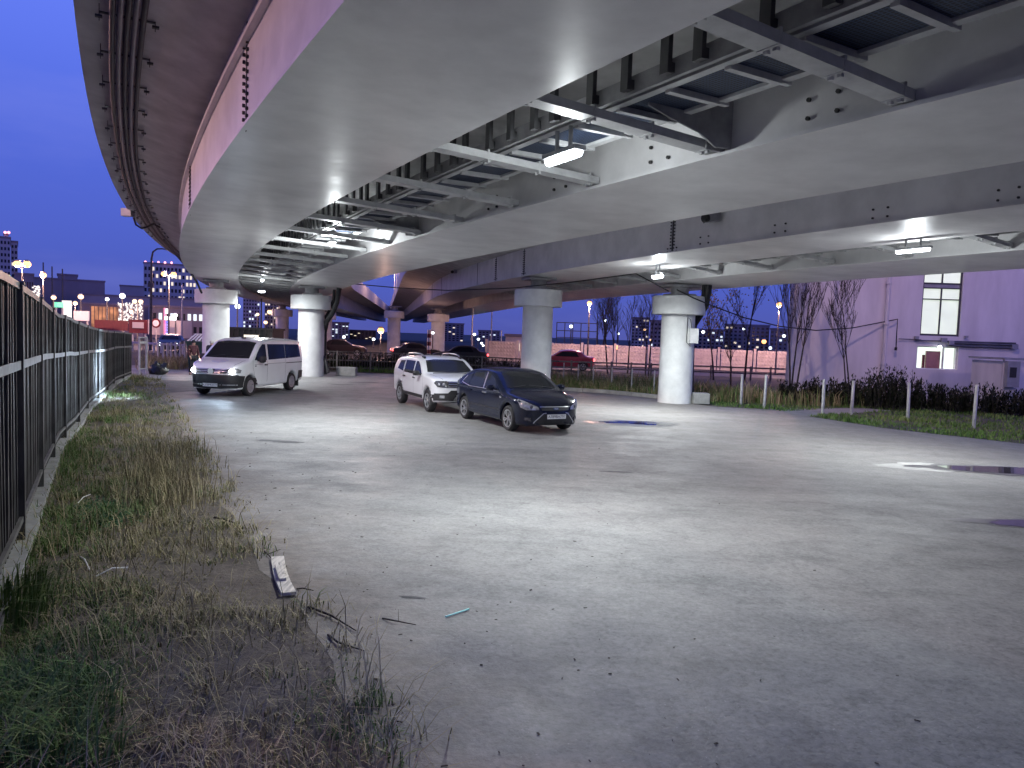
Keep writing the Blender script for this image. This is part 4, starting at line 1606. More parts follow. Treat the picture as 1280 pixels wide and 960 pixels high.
obj('bracket', MB().bar((0, .16, .1), (0, 0, .08), .04), M['pipe'], wlp, True)
# metal shed with a meter box
sh = thing('shed', 'mauve metal clad shed with a meter box, half out of view', 'shed', (22.2, 29.5, 0))
q = at(1254, 480, 29.4)
SX = q.x
for i in range(6):
    x0 = SX + i * .62
    obj('wall_panel', MB().box(x0, x0 + .605, 29.4 + .02 * (i % 2), 29.46 + .02 * (i % 2), .05, 2.0), M['wallpaint'], sh)
obj('wall', MB().box(SX, SX + .06, 29.55, 31.5, 0, 2.0).box(SX - .02, SX, 29.4, 29.48, 0, 2.06), M['wallpaint'], sh)
obj('roof', MB().box(SX - .1, SX + 4, 29.3, 31.6, 2.06, 2.14), M['grey_metal'], sh)
m0 = at(1265, 468, 29.25)
mbx = thing('meter_box', 'grey meter box with a dark display fixed to the metal shed', 'box', tuple(m0))
obj('cabinet', MB().box(-.24, .24, -.1, .1, -.5, .52), M['grey_metal'], mbx, True)
obj('display', MB().box(-.16, .1, -.112, -.1, -.12, .28), M['plastic'], mbx, True)

# ------------------------------------------------------------------ vehicles
def lin(tbl, x):
    return float(np.interp(x, [a for a, _ in tbl], [b for _, b in tbl]))


def smooth_tbl(tbl, n=200):
    """Catmull-Rom resample of a table sorted by x, so that body lines are not faceted"""
    xs = np.array([a for a, _ in tbl], float)
    zs = np.array([b for _, b in tbl], float)
    m = np.zeros_like(zs)
    d = np.diff(zs) / np.diff(xs)
    m[1:-1] = np.where(d[:-1] * d[1:] > 0, 2 * d[:-1] * d[1:] / (d[:-1] + d[1:] + 1e-12), 0)
    m[0], m[-1] = d[0], d[-1]
    out = []
    for x in np.linspace(xs[0], xs[-1], n):
        i = min(len(xs) - 2, max(0, int(np.searchsorted(xs, x) - 1)))
        h = xs[i + 1] - xs[i]
        t = (x - xs[i]) / h
        z = (2 * t**3 - 3 * t**2 + 1) * zs[i] + (t**3 - 2 * t**2 + t) * h * m[i] + (-2 * t**3 + 3 * t**2) * zs[i + 1] + (t**3 - t**2) * h * m[i + 1]
        out.append((x, z))
    return out


class Car:
    """body = half width y(x, z) inside the side outline, rounded towards its border"""

    def __init__(s, name, label, cat, paint, top, low, W, belt, tumble, axles, wr, arch, rx=(.42, .28), rt=.13, pf=2.7, pt=3.2, loc=(0, 0, 0), rz=0, scale=1.0, group=None, res=1):
        s.root = thing(name, label, cat, loc, rz, group)
        s.root.scale = (scale,) * 3
        s.top, s.low, s.W, s.belt, s.tumble = smooth_tbl(top), smooth_tbl(low), smooth_tbl(W), belt, tumble
        s.axles, s.wr, s.arch = axles, wr, arch
        s.x0, s.x1 = top[0][0], top[-1][0]
        s.rx, s.rt, s.pf, s.pt = rx, rt, pf, pt
        s.paint = paint
        s.body(res)

    def zlow(s, x):
        z = lin(s.low, x)
        for a in s.axles:
            d = abs(x - a)
            if d < s.arch:
                z = max(z, s.wr + math.sqrt(max(0, s.arch ** 2 - d * d)))
        return z

    def half(s, x, z):
        w = lin(s.W, x)
        if z > s.belt:
            w -= s.tumble * (z - s.belt)
        else:
            w -= .06 * ((s.belt - z) / s.belt) ** 2
        f = 1
        for d, r in ((s.x1 - x, s.rx[0]), (x - s.x0, s.rx[1])):
            if d < r:
                f = min(f, (max(0, 1 - (1 - d / r) ** s.pf)) ** (1 / s.pf))
        return w * f

    def section(s, x, nb=5, nm=9, nt=9):
        zl, zt = s.zlow(x), lin(s.top, x)
        zt = max(zt, zl + .02)
        h = zt - zl
        rt = min(s.rt, h * .45)
        rb = min(.07, h * .25)
        P = [(0, zl)]
        for i in range(nb + 1):
            a = math.pi / 2 * i / nb
            w = s.half(x, zl + rb)
            z = zl + rb * (1 - math.sin(a) ** (2 / 2.6))
            P.append((w * (1 - .07 * (1 - math.sin(math.pi / 2 - a)) * 0 - .06 * (i == -1)) * math.cos(0) * (1 - .05 * math.cos(a) ** 2), zl + rb * (1 - math.cos(a))))
        for i in range(1, nm):
            z = zl + rb + (zt - rt - zl - rb) * i / nm
            P.append((s.half(x, z), z))
        for i in range(nt + 1):
            a = math.pi / 2 * i / nt
            w = s.half(x, zt - rt)
            P.append((w * max(0, math.cos(a)) ** (2 / s.pt), zt - rt + rt * math.sin(a) ** (2 / s.pt)))
        P[-1] = (0, zt)
        return P

    def body(s, res):
        xs = set()
        for i in range(13):
            a = math.pi / 2 * i / 12
            xs.add(round(s.x1 - s.rx[0] * (1 - math.sin(a) ** (2 / s.pf)), 4))
            xs.add(round(s.x0 + s.rx[1] * (1 - math.sin(a) ** (2 / s.pf)), 4))
        n = int(60 * res)
        for i in range(n + 1):
            xs.add(round(s.x0 + (s.x1 - s.x0) * i / n, 4))
        for a in s.axles:
            for k in range(-8, 9):
                xs.add(round(a + s.arch * math.sin(math.pi / 2 * k / 8), 4))
        xs = sorted(xs)
        xs = [x for i, x in enumerate(xs) if i == 0 or x - xs[i - 1] > .002]
        secs = [s.section(min(max(x, s.x0), s.x1)) for x in xs]
        n = len(secs[0])
        vs, fs = [], []
        for x, P in zip(xs, secs):
            vs += [(x, y, z) for y, z in P] + [(x, -y, z) for y, z in P[1:-1]]
        m = 2 * n - 2

        def idx(i, k, side):
            if side == 0 or k in (0, n - 1):
                return i * m + k
            return i * m + n + k - 1
        for i in range(len(xs) - 1):
            for k in range(n - 1):
                fs.append((idx(i, k, 0), idx(i + 1, k, 0), idx(i + 1, k + 1, 0), idx(i, k + 1, 0)))
                fs.append((idx(i, k, 1), idx(i, k + 1, 1), idx(i + 1, k + 1, 1), idx(i + 1, k, 1)))
        mb = MB()
        mb.add(vs, fs)
        me = mb.mesh('body', None)
        bm = bmesh.new()
        bm.from_mesh(me)
        bmesh.ops.remove_doubles(bm, verts=bm.verts, dist=.0008)
        bmesh.ops.dissolve_degenerate(bm, edges=bm.edges, dist=.0004)
        bmesh.ops.recalc_face_normals(bm, faces=bm.faces)
        bm.to_mesh(me)
        s.bvh = BVHTree.FromBMesh(bm)
        bm.free()
        me.polygons.foreach_set('use_smooth', [True] * len(me.polygons))
        me.set_sharp_from_angle(angle=R(50))
        s.bodyobj = link('body', me, s.paint, s.root, True)

    def cast(s, view, a, b):
        if view == 'L':
            o, d = Vector((a, 4, b)), Vector((0, -1, 0))
        elif view == 'R':
            o, d = Vector((a, -4, b)), Vector((0, 1, 0))
        elif view == 'F':
            o, d = Vector((6, a, b)), Vector((-1, 0, 0))
        elif view == 'B':
            o, d = Vector((-6, a, b)), Vector((1, 0, 0))
        else:
            o, d = Vector((a, b, 5)), Vector((0, 0, -1))
        h = s.bvh.ray_cast(o, d)
        return h[0], h[1], d

    def patch(s, name, view, poly, m, off=.006, parent=None, cuts=5, label=None, kind=None, depth=None):
        """panel with its outline given in the side, front, back or top view, laid on the body"""
        bm = bmesh.new()
        vs = [bm.verts.new((p[0], p[1], 0)) for p in poly]
        bm.faces.new(vs)
        xs, ys = [p[0] for p in poly], [p[1] for p in poly]
        # slice into a grid so that the panel follows the body
        for ax, lo, hi in ((0, min(xs), max(xs)), (1, min(ys), max(ys))):
            n = max(1, min(14, int((hi - lo) / .07)))
            for i in range(1, n):
                c = lo + (hi - lo) * i / n
                co = [0, 0, 0]
                no = [0, 0, 0]
                co[ax], no[ax] = c, 1
                bmesh.ops.bisect_plane(bm, geom=bm.verts[:] + bm.edges[:] + bm.faces[:], plane_co=co, plane_no=no)
        dead = []
        for v in bm.verts:
            h, nn, d = s.cast(view, v.co.x, v.co.y)
            if h is None:
                dead.append(v)
            else:
                if nn.dot(d) > 0:
                    nn = -nn
                v.co = h + nn * off - d * off * .3
        bmesh.ops.delete(bm, geom=dead, context='VERTS')
        bmesh.ops.recalc_face_normals(bm, faces=bm.faces)
        bm.normal_update()
        if bm.faces:
            f = max(bm.faces, key=lambda q: q.calc_area())
            _, _, d = s.cast(view, poly[0][0], poly[0][1])
            if f.normal.dot(d) > 0:
                bmesh.ops.reverse_faces(bm, faces=bm.faces)
        ed = [e for e in bm.edges if e.is_boundary]
        r = bmesh.ops.extrude_edge_only(bm, edges=ed)
        for v in [g for g in r['geom'] if isinstance(g, bmesh.types.BMVert)]:
            v.co += d * (depth or off * 2.5)
        me = bpy.data.meshes.new(name)
        bm.to_mesh(me)
        bm.free()
        me.polygons.foreach_set('use_smooth', [True] * len(me.polygons))
        me.set_sharp_from_angle(angle=R(40))
        o = link(name, me, m, parent or s.root, True)
        if label:
            o['label'] = label
        if kind:
            o['kind'] = kind
        return o

    def line(s, name, view, pts, w, m, off=.002, parent=None):
        """narrow strip along a line in a view: seams and trims"""
        mb = MB()
        P = []
        for (a, b), (c, e) in zip(pts, pts[1:]):
            n = max(2, int(math.hypot(c - a, e - b) / .06))
            P += [(a + (c - a) * i / n, b + (e - b) * i / n) for i in range(n)]
        P.append(pts[-1])
        H = []
        for a, b in P:
            h, nn, d = s.cast(view, a, b)
            if h is not None:
                if nn.dot(d) > 0:
                    nn = -nn
                H.append((h + nn * off, nn))
        for (p, n1), (q, n2) in zip(H, H[1:]):
            if (q - p).length > 1e-4:
                u = (q - p).normalized()
                sx = u.cross(n1).normalized() * w / 2
                mb.add([p - sx, p + sx, q + sx, q - sx], [(0, 1, 2, 3)])
        if mb.v:
            return obj(name, mb, m, parent or s.root, True)

    def wheels(s, ws, track, rim_r, spokes, rim='alloy', width=.21, hub=None):
        T = MB()
        r = s.wr
        prof = [(rim_r, -width / 2 + .012), (rim_r + .02, -width / 2), (r - .035, -width / 2 - .004), (r - .008, -width / 2 + .02), (r, -width / 2 + .05), (r, width / 2 - .05), (r - .008, width / 2 - .02), (r - .035, width / 2 + .004), (rim_r + .02, width / 2), (rim_r, width / 2 - .012)]
        T.lathe(prof, n=36, axis='y')
        tm = T.mesh('tyre', 40)
        B = MB().lathe([(0, .0), (rim_r * .96, .0), (rim_r * .98, width / 2 - .03)], n=32, axis='y')
        B2 = MB().lathe([(0, .0), (rim_r * .96, 0.0), (rim_r * .98, -width / 2 + .03)], n=32, axis='y')
        bmsh = MB()
        bmsh.v, bmsh.f = B.v, B.f
        bar_ = bmsh.mesh('brake_disc', 40)
        S = MB()
        S.lathe([(rim_r - .028, width / 2 - .025), (rim_r - .022, width / 2 - .006), (rim_r + .004, width / 2 - .004), (rim_r + .006, width / 2 - .02)], n=36, axis='y')
        S.lathe([(0, width / 2 - .012), (.035, width / 2 - .014), (.062, width / 2 - .03), (.062, width / 2 - .06)], n=20, axis='y')
        if spokes[0] == 'disc':
            S.lathe([(.05, width / 2 - .018), (rim_r * .62, width / 2 - .012), (rim_r * .66, width / 2 - .03), (rim_r * .9, width / 2 - .03), (rim_r - .02, width / 2 - .016)], n=36, axis='y')
            for k in range(spokes[1]):
                a = 2 * math.pi * k / spokes[1]
                c, q = math.cos(a), math.sin(a)
                S.bar((c * .07, width / 2 - .012, q * .07), (c * (rim_r - .02), width / 2 - .014, q * (rim_r - .02)), .045, .02, (0, 1, 0))
        else:
            for k in range(spokes[1]):
                a0 = 2 * math.pi * k / spokes[1] + .3
                for da in ((-.16, .16) if spokes[0] == 'double' else (0,)):
                    a, e = a0 + da * .55, a0 + da * 1.35
                    S.bar((math.cos(a) * .045, width / 2 - .022, math.sin(a) * .045), (math.cos(e) * (rim_r - .012), width / 2 - .014, math.sin(e) * (rim_r - .012)), .024 if spokes[0] == 'double' else .05, .026, (0, 1, 0))
        sm = S.mesh('rim', 35)
        for a in s.axles:
            for sd in (1, -1):
                w_ = bpy.data.objects.new('wheel', None)
                COL.objects.link(w_)
                w_.parent = s.root
                w_.location = (a, sd * track / 2, r)
                rz = 0 if sd == 1 else math.pi
                w_.rotation_euler = (0, rnd(0, 6), 0)
                for nm, me, m in (('tyre', tm, 'rubber'), ('brake_disc', bar_, 'alloy_dark'), ('rim', sm, rim)):
                    o = link(nm, me, M[m], w_, True)
                    o.rotation_euler = (0, 0, rz)

    def under(s):
        zl = lin(s.low, 0)
        w = lin(s.W, 0)
        mb = MB().box(s.x0 + .35, s.x1 - .35, -w * .62, w * .62, zl - .04, zl + .42)
        obj('underbody', mb, M['plastic'], s.root, True)

    def plate(s, view, z, text, x_off=0, wid=.52, hgt=.112, tilt=0):
        h, nn, d = s.cast(view, x_off, z)
        if h is None:
            return
        sgn = 1 if view == 'F' else -1
        pl_ = obj('number_plate', MB().box(-.008, .008, -wid / 2, wid / 2, -hgt / 2, hgt / 2), M['plate'], s.root, True)
        pl_.location = h + Vector((.022 * sgn, 0, 0))
        cu = bpy.data.curves.new('plate_text', 'FONT')
        cu.body = text
        cu.size = .098
        cu.align_x, cu.align_y = 'CENTER', 'CENTER'
        cu.extrude = .001
        cu.materials.append(M['ink'])
        t = bpy.data.objects.new('plate_text', cu)
        COL.objects.link(t)
        t.parent = pl_
        t.location = (.0095 * sgn, 0, 0)
        t.rotation_euler = (R(90), 0, R(90) * sgn)
        br = obj('plate_border', MB().box(-.009, .0092, -wid / 2 - .006, wid / 2 + .006, -hgt / 2 - .006, -hgt / 2 + .002).box(-.009, .0092, -wid / 2 - .006, wid / 2 + .006, hgt / 2 - .002, hgt / 2 + .006), M['ink'], pl_, True)

    def badge_text(s, h, text, size, m, name='badge', rot=None, parent=None):
        cu = bpy.data.curves.new(name, 'FONT')
        cu.body = text
        cu.size = size
        cu.align_x, cu.align_y = 'CENTER', 'CENTER'
        cu.extrude = .002
        cu.materials.append(m)
        t = bpy.data.objects.new(name, cu)
        COL.objects.link(t)
        t.parent = parent or s.root
        t.location = h
        t.rotation_euler = rot or (R(90), 0, R(90))
        return t

    def mirror(s, x, z, m, sz=(.10, .13, .09), outw=.05):
        for sd, vw in ((1, 'L'), (-1, 'R')):
            h, nn, d = s.cast(vw, x, z)
            if h is None:
                continue
            mb = MB()
            mb.sphere((0, 0, 0), 1, 14, 8)
            mb.v = [((sz[0] * (abs(a) ** .7 * (1 if a > 0 else -1))), sz[1] * (abs(b) ** .75 * (1 if b > 0 else -1)), sz[2] * (abs(c) ** .75 * (1 if c > 0 else -1))) for a, b, c in mb.v]
            mi = obj('wing_mirror', mb, m, s.root, True, 60)
            mi.location = h + Vector((-.02, sd * (outw + sz[1] * .9), .05))
            st = obj('mirror_arm', MB().bar((0, -sd * (sz[1] + outw), -.05), (0, -sd * sz[1] * .5, -.03), .05), M['plastic'], mi, True)
            g_ = obj('mirror_glass', MB().box(-sz[0] - .004, -sz[0] * .9, -sz[1] * .75, sz[1] * .75, -sz[2] * .7, sz[2] * .7), M['glass'], mi, True)


def place(car_track, axle_x, px, deg, scale=1.0, side=1):
    p = gp(*px)
    a = R(deg)
    f = Vector((math.cos(a), math.sin(a), 0))
    l = Vector((-f.y, f.x, 0))
    c = p - (f * axle_x + l * side * car_track / 2) * scale
    c.z = 0
    return tuple(c), a


# ---- the white van
loc, rz = place(1.66, 1.52, (310, 494.9), -100)
van = Car('van', 'white passenger van facing the fence with its headlights on', 'van', M['paint_white'],
          top=[(-2.46, .78), (-2.44, 1.25), (-2.40, 1.62), (-2.32, 1.82), (-2.15, 1.90), (-1.6, 1.945), (-.6, 1.97), (.2, 1.95), (.62, 1.89), (.85, 1.79), (1.2, 1.52), (1.56, 1.25), (1.85, 1.19), (2.15, 1.11), (2.30, 1.02), (2.39, .90), (2.44, .74)],
          low=[(-2.46, .45), (-2.3, .36), (-1, .30), (1, .28), (2.1, .25), (2.35, .28), (2.44, .38)],
          W=[(-2.46, .92), (-1.8, .95), (0, .955), (1.2, .95), (1.8, .93), (2.44, .88)], belt=1.18, tumble=.13, axles=(1.52, -1.48), wr=.335, arch=.40, rx=(.62, .18), rt=.10, pf=2.5, pt=3.4,
          loc=loc, rz=rz)
g = M['glass']
ws = van.patch('windscreen', 'F', [(-.82, 1.27), (.82, 1.27), (.72, 1.80), (.4, 1.845), (-.4, 1.845), (-.72, 1.80)], g, .008)
for vw in 'LR':
    fd = van.patch('front_door_window', vw, [(1.30, 1.22), (.50, 1.20), (.50, 1.76), (.70, 1.76), (.90, 1.63), (1.12, 1.43)], g, .008)
    van.patch('side_window', vw, [(.36, 1.21), (-.88, 1.23), (-.88, 1.75), (.36, 1.76)], g, .008)
    van.patch('side_window', vw, [(-.92, 1.23), (-2.14, 1.26), (-2.06, 1.73), (-.92, 1.75)], g, .008)
    van.line('door_seam', vw, [(.43, 1.80), (.43, .42)], .012, M['plastic'])
    van.line('door_seam', vw, [(1.42, 1.2), (1.40, .95), (1.22, .55), (1.05, .42), (-1.0, .42)], .010, M['plastic'])
    van.line('door_seam', vw, [(-.92, 1.78), (-.92, .45)], .010, M['plastic'])
    van.line('slide_rail', vw, [(-.95, 1.06), (-2.3, 1.06)], .03, M['plastic'], .003)
    van.line('crease', vw, [(1.3, 1.07), (-.9, 1.07)], .014, M['grey_metal'], .003)
    van.patch('door_handle', vw, [(.64, 1.02), (.48, 1.02), (.48, 1.055), (.64, 1.055)], M['plastic'], .03)
    van.patch('side_lamp', vw, [(1.28, 1.0), (1.20, 1.0), (1.20, 1.03), (1.28, 1.03)], M['plastic'], .01)
    van.patch('sill_trim', vw, [(1.08, .36), (-1.02, .36), (-1.02, .44), (1.08, .44)], M['paint_white'], .012)
    van.patch('bumper_wrap', vw, [(-1.95, .44), (-2.44, .48), (-2.44, .74), (-2.0, .74)], M['plastic'], .03)
b = van.patch('front_bumper', 'F', [(-.92, .30), (.92, .30), (.92, .62), (.80, .745), (-.80, .745), (-.92, .62)], M['plastic'], .02)
for vw in 'LR':
    van.patch('bumper_corner', vw, [(2.43, .30), (1.97, .32), (1.95, .50), (1.90, .70), (2.43, .745)], M['plastic'], .02)
gr = van.patch('grille', 'F', [(-.52, .775), (.52, .775), (.60, .93), (-.60, .93)], M['plastic'], .012)
for z in (.80, .855, .91):
    van.line('grille_bar', 'F', [(-.54, z), (-.13, z)], .016, M['chrome'], .02)
    van.line('grille_bar', 'F', [(.13, z), (.54, z)], .016, M['chrome'], .02)
van.line('bumper_slot', 'F', [(-.8, .50), (.8, .50)], .05, M['rubber'], .026)
van.line('bumper_slot', 'F', [(-.8, .41), (-.3, .41)], .03, M['chrome'], .026)
van.line('bumper_slot', 'F', [(.3, .41), (.8, .41)], .03, M['chrome'], .026)
for sd in (1, -1):
    van.patch('headlight', 'F', [(sd * .56, .775), (sd * .85, .80), (sd * .87, .90), (sd * .80, .955), (sd * .62, .945)], M['lens'], .016)
    h, nn, d = van.cast('F', sd * .69, .86)
    hl = obj('headlight_bulb', MB().sphere((0, 0, 0), .088, 12, 8), M['lens_on'], van.root, True, 60)
    hl.location = h + Vector((.02, 0, 0))
    L = bpy.data.lights.new('headlight_beam', 'SPOT')
    L.energy, L.color, L.spot_size, L.spot_blend, L.shadow_soft_size = (5200 if sd < 0 else 260), (.62, .80, 1.0), R(62 if sd < 0 else 95), .9, .05
    o = bpy.data.objects.new('headlight_beam', L)
    COL.objects.link(o)
    o.parent = van.root
    o.location = h + Vector((.11, 0, 0))
    o.rotation_euler = (0, R(-88 if sd < 0 else -82), R(-38 if sd < 0 else -6))
h, nn, d = van.cast('F', 0, .855)
em = obj('emblem', MB().lathe([(.085, -.012), (.085, .012), (.098, .012), (.098, -.012), (.085, -.012)], n=28, axis='y').lathe([(0, -.004), (.086, -.004), (.086, .004), (0, .004)], n=28, axis='y'), M['chrome'], van.root, True, 40)
em.location = h + Vector((.035, 0, 0))
em.rotation_euler = (0, 0, R(90))
van.badge_text((-.0, -.008, .012), 'V', .10, M['ink'], 'emblem_letter', (R(90), 0, R(180)), em).location = (0, .010, .038)
van.badge_text((0, 0, 0), 'W', .10, M['ink'], 'emblem_letter', (R(90), 0, R(180)), em).location = (0, .010, -.034)
van.plate('F', .40, 'A378MO777')
# faded print on the bonnet
M['print'] = mat('faded_print', (.50, .55, .72), .4, var=.3, scale=7, col2=(.70, .62, .66))
van.patch('bonnet_print', 'T', [(1.72, .22), (1.68, .0), (1.74, -.24), (1.92, -.30), (2.06, -.16), (2.1, .08), (2.02, .26), (1.86, .30)], M['print'], .0025)
van.line('bonnet_seam', 'T', [(1.62, .78), (2.0, .78), (2.2, .70)], .012, M['plastic'])
van.line('bonnet_seam', 'T', [(1.62, -.78), (2.0, -.78), (2.2, -.70)], .012, M['plastic'])
van.line('wiper', 'F', [(-.7, 1.28), (-.1, 1.36)], .02, M['plastic'], .02)
van.line('wiper', 'F', [(.0, 1.28), (.6, 1.36)], .02, M['plastic'], .02)
van.mirror(1.13, 1.2, M['plastic'], (.09, .12, .13), .07)
van.under()
van.wheels(None, 1.64, .215, ('disc', 9), 'alloy', .22)
for sd in (1, -1):
    obj('mud_flap', MB().box(-1.98, -1.95, sd * .82 - .13, sd * .82 + .13, .14, .46), M['rubber'], van.root, True)
van.patch('rear_window', 'B', [(-.72, 1.25), (.72, 1.25), (.66, 1.70), (-.66, 1.70)], g, .01)
van.patch('rear_bumper', 'B', [(-.92, .42), (.92, .42), (.92, .72), (-.92, .72)], M['plastic'], .04)
obj('aerial', MB().tube([(-.1, .1, 1.955), (-.22, .1, 2.02)], .012, 6).box(.32, .46, -.05, .05, 1.935, 1.975), M['plastic'], van.root, True)

# ---- the silver crossover with roof rails
loc, rz = place(1.56, 1.33, (537, 514.6), -63.5, 1.0, -1)
suv = Car('car', 'pale silver crossover with roof rails parked behind the dark hatchback', 'car', M['paint_silver'],
          top=[(-2.15, .80), (-2.13, 1.0), (-2.06, 1.12), (-1.97, 1.28), (-1.82, 1.47), (-1.66, 1.555), (-1.3, 1.60), (-.5, 1.635), (.0, 1.625), (.34, 1.56), (.75, 1.33), (1.08, 1.145), (1.4, 1.115), (1.8, 1.07), (2.0, 1.0), (2.10, .88), (2.15, .74)],
          low=[(-2.15, .50), (-2.0, .42), (-1, .36), (1, .34), (1.9, .34), (2.1, .40), (2.15, .5)],
          W=[(-2.15, .86), (-1.7, .90), (0, .89), (1.2, .90), (1.7, .90), (2.15, .84)], belt=1.06, tumble=.26, axles=(1.33, -1.34), wr=.345, arch=.415, rx=(.50, .22), rt=.11, loc=loc, rz=rz)
suv.patch('windscreen', 'F', [(-.74, 1.17), (.74, 1.17), (.62, 1.50), (.35, 1.535), (-.35, 1.535), (-.62, 1.50)], g, .007)
for vw in 'LR':
    suv.patch('front_door_window', vw, [(.86, 1.09), (.12, 1.07), (.10, 1.47), (.28, 1.47), (.52, 1.34)], g, .007)
    suv.patch('rear_door_window', vw, [(.0, 1.07), (-.86, 1.08), (-.86, 1.46), (-.02, 1.47)], g, .007)
    suv.patch('quarter_window', vw, [(-.98, 1.10), (-1.56, 1.16), (-1.40, 1.42), (-.98, 1.45)], g, .007)
    suv.line('door_seam', vw, [(.06, 1.5), (.06, .45)], .010, M['plastic'])
    suv.line('door_seam', vw, [(.95, 1.08), (.98, .8), (.90, .45), (-.85, .45)], .010, M['plastic'])
    suv.line('door_seam', vw, [(-.9, 1.48), (-.9, .9), (-1.0, .75)], .010, M['plastic'])
    for x in (.22, -.72):
        suv.patch('door_handle', vw, [(x, .94), (x - .18, .94), (x - .18, .975), (x, .975)], M['plastic'], .026)
    suv.patch('sill_trim', vw, [(.90, .38), (-.92, .38), (-.92, .47), (.90, .47)], M['plastic'], .012)
    suv.patch('bumper_corner', vw, [(2.14, .42), (1.74, .38), (1.76, .56), (2.14, .60)], M['plastic'], .015)
    for ax in (1.33, -1.34):
        pts = [(ax + (.415 + e) * math.cos(q), .345 + (.415 + e) * math.sin(q)) for e, rg in ((.01, range(2, 17)), (.05, range(16, 1, -1))) for q in [math.pi * k / 18 for k in rg]]
        suv.line('arch_trim', vw, [(ax + .435 * math.cos(math.pi * k / 18), .345 + .435 * math.sin(math.pi * k / 18)) for k in range(2, 17)], .045, M['paint_silver'], .012)
suv.patch('front_bumper', 'F', [(-.80, .40), (.80, .40), (.84, .60), (.5, .62), (.42, .70), (-.42, .70), (-.5, .62), (-.84, .60)], M['plastic'], .016)
gr = suv.patch('grille', 'F', [(-.48, .79), (.48, .79), (.52, .95), (-.52, .95)], M['plastic'], .014)
for z in (.815, .87, .925):
    suv.line('grille_bar', 'F', [(-.49, z), (.49, z)], .02, M['chrome'], .022)
suv.patch('skid_plate', 'F', [(-.34, .42), (.34, .42), (.30, .50), (-.30, .50)], M['alloy'], .026)
for sd in (1, -1):
    hl = suv.patch('headlight', 'F', [(sd * .50, .78), (sd * .78, .79), (sd * .85, .90), (sd * .82, .965), (sd * .52, .96)], M['lens_dark'], .014)
    for q in (.62, .74):
        h, nn, d = suv.cast('F', sd * q, .87)
        lb_ = obj('reflector', MB().sphere((0, 0, 0), .05, 10, 6), M['lens'], hl, True, 60)
        lb_.location = h + Vector((-.012, 0, 0))
    suv.patch('fog_light', 'F', [(sd * .60, .47), (sd * .72, .47), (sd * .72, .55), (sd * .60, .55)], M['lens'], .022)
suv.patch('bonnet_grille', 'T', [(1.02, -.6), (1.02, .6), (1.08, .6), (1.08, -.6)], M['plastic'], .004)
suv.line('bonnet_seam', 'T', [(1.1, .72), (1.6, .70), (1.95, .62)], .010, M['plastic'])
suv.line('bonnet_seam', 'T', [(1.1, -.72), (1.6, -.70), (1.95, -.62)], .010, M['plastic'])
suv.line('wiper', 'F', [(-.55, 1.17), (.0, 1.22)], .02, M['plastic'], .016)
suv.line('wiper', 'F', [(.05, 1.17), (.55, 1.22)], .02, M['plastic'], .016)
suv.plate('F', .52, 'E052CT197')
suv.mirror(.78, 1.08, M['plastic'], (.08, .11, .08), .05)
suv.under()
suv.wheels(None, 1.55, .215, ('single', 5), 'alloy', .21)
for sd in (1, -1):
    rr_ = obj('roof_rail', MB().tube([(.25, sd * .60, 1.56), (.12, sd * .60, 1.66), (-.1, sd * .60, 1.69), (-.7, sd * .61, 1.695), (-1.25, sd * .60, 1.67), (-1.45, sd * .60, 1.55)], .022, 8), M['chrome'], suv.root, True, 60)
    obj('rail_foot', MB().box(.10, .30, sd * .60 - .03, sd * .60 + .03, 1.53, 1.62).box(-.68, -.6, sd * .60 - .025, sd * .60 + .025, 1.58, 1.69).box(-1.5, -1.36, sd * .60 - .03, sd * .60 + .03, 1.50, 1.63), M['plastic'], rr_, True)
    suv.patch('tail_light', 'B', [(sd * .66, .85), (sd * .84, .85), (sd * .84, 1.10), (sd * .68, 1.10)], M['sign_red'], .01)
suv.patch('rear_window', 'B', [(-.58, 1.18), (.58, 1.18), (.5, 1.5), (-.5, 1.5)], g, .008)
obj('aerial', MB().tube([(.1, 0, 1.62), (-.1, 0, 1.84)], .006, 5), M['plastic'], suv.root, True)

# ---- the navy hatchback
loc, rz = place(1.54, 1.27, (638, 538.4), -62, 1.0, -1)
fo_ = Car('car', 'navy blue five door hatchback parked nearest the camera', 'car', M['paint_navy'],
          top=[(-2.17, .72), (-2.15, .90), (-2.08, 1.02), (-1.86, 1.13), (-1.58, 1.28), (-1.25, 1.405), (-.8, 1.475), (-.3, 1.495), (.1, 1.455), (.5, 1.29), (.85, 1.10), (1.06, 1.005), (1.4, .945), (1.75, .87), (1.98, .785), (2.09, .70), (2.15, .58), (2.17, .48)],
          low=[(-2.17, .40), (-2.0, .30), (-1, .24), (1, .22), (1.9, .20), (2.1, .24), (2.17, .34)],
          W=[(-2.17, .84), (-1.6, .90), (-.6, .915), (.8, .91), (1.5, .905), (2.17, .84)], belt=.96, tumble=.33, axles=(1.27, -1.37), wr=.318, arch=.38, rx=(.66, .34), rt=.13, pf=2.3, pt=2.9, loc=loc, rz=rz)
fo_.patch('windscreen', 'F', [(-.70, 1.045), (.70, 1.045), (.56, 1.38), (.3, 1.415), (-.3, 1.415), (-.56, 1.38)], g, .006)
